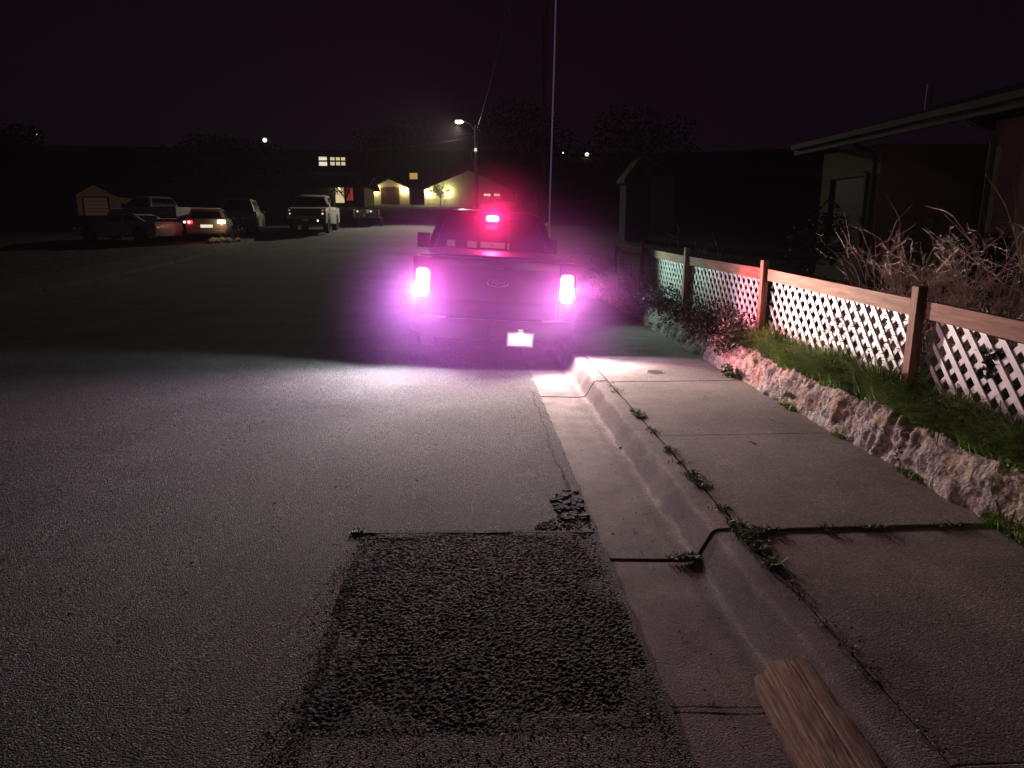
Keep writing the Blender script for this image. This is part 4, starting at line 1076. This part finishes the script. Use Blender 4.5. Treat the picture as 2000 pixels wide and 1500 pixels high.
# far chain fence, shrubs and trees by the houses
ff=thing('wire_fence',(-3.2,70,T(70)),'low wire fence in front of the cream gabled house','fence')
for x in (-2.0,-.5,1,2.5,4): MB().tube([(x,0,-.1),(x,0,1.1)],.035,6).build('post',STEEL,ff)
b=MB()
for z in (.15,.6,1.05): b.tube([(-2,0,z),(4,0,z)],.015,4)
b.build('wires',STEEL,ff)
def tree(loc,hh,cr,label,n=2600,size=.4,m=LEAFT):
    t=thing('tree',loc,label,'tree')
    b=MB(); b.tube([(0,0,-.5),(.1,0,hh*.35),(0,.1,hh*.7)],[hh*.035,hh*.025,hh*.012],8)
    ends=[]
    for k in range(7):
        a=k*2*PI/7+rnd.random()*.5; q=Vector((math.cos(a)*cr*.65,math.sin(a)*cr*.65,hh*rnd.uniform(.55,.9))); ends.append(q)
        b.tube([(.08,0,hh*rnd.uniform(.3,.5)),q*.6+Vector((0,0,hh*.2)),q],[hh*.014,hh*.009,hh*.004],5)
    b.build('trunk',BARK,t)
    b=MB()
    for q in ends+[Vector((0,0,hh*.9))]: leaves(b,q,(cr*.5,cr*.5,hh*.2),n//8,size)
    b.build('crown',m,t); return t
tree((-11.5,70,T(70)),3.2,1.6,'small dark garden tree beside the lit doorway',1600,.18)
tree((-3.0,79,T(79)),2.4,1.2,'round dark bush tree at the corner of the cream house',1500,.16)
tree((-17.5,60,T(60)),5.5,3.5,'large dark tree behind the pale far pickup',3500,.35)
tree((-26,75,T(75)),6.5,4,'tall dark tree behind the parked cars at left',3500,.45)
tree((-9.6,98,T(95)+.3),9,5,'dark tree rising behind the small garage',3500,.4)
tree((8,95,T(95)+.3),11,6,'tall dark tree right of the cream gabled house',3500,.45)
tree((16,70,T(70)),9,5,'dark tree on the slope right of the utility pole',3500,.4)
tree((-40,70,T(70)),7,4,'tall dark tree at the far left',3500,.5)
for (x,y,r,lab) in ((-10.9,47,.6,'low shrub on the verge beside the far trailer'),(-10.9,34.5,.5,'pale shrub on the verge right of the hatchback'),(-11.2,36.2,.55,'leafy shrub on the verge behind the hatchback')):
    bush('verge_shrub',(x,y,T(y)+.15),(r,r,r*.8),1200,.09,LEAFD,lab,'shrub')
b=MB()
for i in range(16):
    x=-10.9+rnd.uniform(-.7,.5); y=33.6+rnd.uniform(-.5,.6)
    bmesh.ops.create_icosphere(b.b,subdivisions=1,radius=rnd.uniform(.12,.26),matrix=Matrix.Translation((x,y,T(y)+.2))@Matrix.Diagonal((1,1,.7,1)))
o=b.build('rock_edging',mat('verge_rock',(.4,.36,.34),(.25,.22,.2),rough=.9,bump=.02)); tag(o,'heap of pale rocks edging the driveway right of the hatchback','rocks',kind='stuff')

# ------------------------------------------------------------------ unseen fill lamp with its post, added to light the near house faintly
bl_=lamp_pole((-8.2,-11,.1),7.2,(1.4,.3),'added fill lamp on a post across the road behind the viewpoint',emis('back_fill_bulb',(1,.95,.7),6),0,0,head=.13)
point('back_fill_glow',(-6.7,-11,7.0),60,(.90,1,.50),.15)

# ------------------------------------------------------------------ night air
w=bpy.data.worlds.new('World'); sc.world=w; w.use_nodes=True
nt=w.node_tree; N=nt.nodes; Lk=nt.links
sky=N.new('ShaderNodeTexSky'); sky.sky_type='NISHITA'; sky.sun_disc=False; sky.sun_elevation=math.radians(-8); sky.sun_rotation=math.radians(200)
bg=N['Background']; Lk.new(sky.outputs[0],bg.inputs[0]); bg.inputs[1].default_value=.05
SIG=.0005
vs=N.new('ShaderNodeVolumeScatter'); vs.inputs['Color'].default_value=(.95,.80,1.0,1); vs.inputs['Density'].default_value=SIG; vs.inputs['Anisotropy'].default_value=.25
ve=N.new('ShaderNodeEmission'); ve.inputs[0].default_value=(.95,.36,.95,1); ve.inputs[1].default_value=SIG*.0020
ad=N.new('ShaderNodeAddShader'); Lk.new(vs.outputs[0],ad.inputs[0]); Lk.new(ve.outputs[0],ad.inputs[1])
Lk.new(ad.outputs[0],N['World Output'].inputs['Volume'])

def bloom_volume(loc, rad, dens, col, g, label):  # scattering volume added to stand for lens bloom around a lamp
    b=MB(); bmesh.ops.create_icosphere(b.b,subdivisions=4,radius=1,matrix=Matrix.Identity(4))
    m=bpy.data.materials.new('bloom_volume'); m.use_nodes=True; nt=m.node_tree; nt.nodes.clear()
    v=nt.nodes.new('ShaderNodeVolumeScatter'); v.inputs['Color'].default_value=(*col,1); v.inputs['Anisotropy'].default_value=g
    tc=nt.nodes.new('ShaderNodeTexCoord'); ln=nt.nodes.new('ShaderNodeVectorMath'); ln.operation='LENGTH'
    nt.links.new(tc.outputs['Object'],ln.inputs[0])
    mr=nt.nodes.new('ShaderNodeMapRange'); mr.interpolation_type='SMOOTHERSTEP'
    mr.inputs['From Min'].default_value=1; mr.inputs['From Max'].default_value=0; mr.inputs['To Min'].default_value=0; mr.inputs['To Max'].default_value=dens
    nt.links.new(ln.outputs['Value'],mr.inputs['Value']); nt.links.new(mr.outputs[0],v.inputs['Density'])
    o=nt.nodes.new('ShaderNodeOutputMaterial'); nt.links.new(v.outputs[0],o.inputs['Volume'])
    o=b.build('bloom_volume',m,smooth='all'); o.location=loc; o.scale=rad
    return tag(o,label,kind='stuff')
bloom_volume((TX,8.3,.75),(2.1,2.6,1.8),.118,(.78,.25,1.0),.2,'violet lens bloom around the tail lights of the dark pickup, added as scattering air')
bloom_volume((TX-.02,10.8,1.78),(1.6,1.2,1.35),.42,(1,.5,.8),0,'red lens bloom around the high brake light of the dark pickup, added as scattering air')
# ------------------------------------------------------------------ camera
cam=bpy.data.cameras.new('camera'); co=bpy.data.objects.new('camera',cam); COL.objects.link(co); sc.camera=co
cam.sensor_width=36; cam.lens=1400/2000*36; cam.clip_start=.05; cam.clip_end=1500
co.location=(0,0,1.7); co.rotation_euler=(PI/2-math.atan(310/1400),0,-math.radians(3.4))
sc.view_settings.view_transform='Standard'; sc.view_settings.look='None'; sc.view_settings.exposure=0
sc.cycles.use_denoising=True; sc.cycles.max_bounces=5; sc.cycles.diffuse_bounces=2; sc.cycles.volume_bounces=0
sc.cycles.sample_clamp_indirect=4; sc.cycles.use_light_tree=True
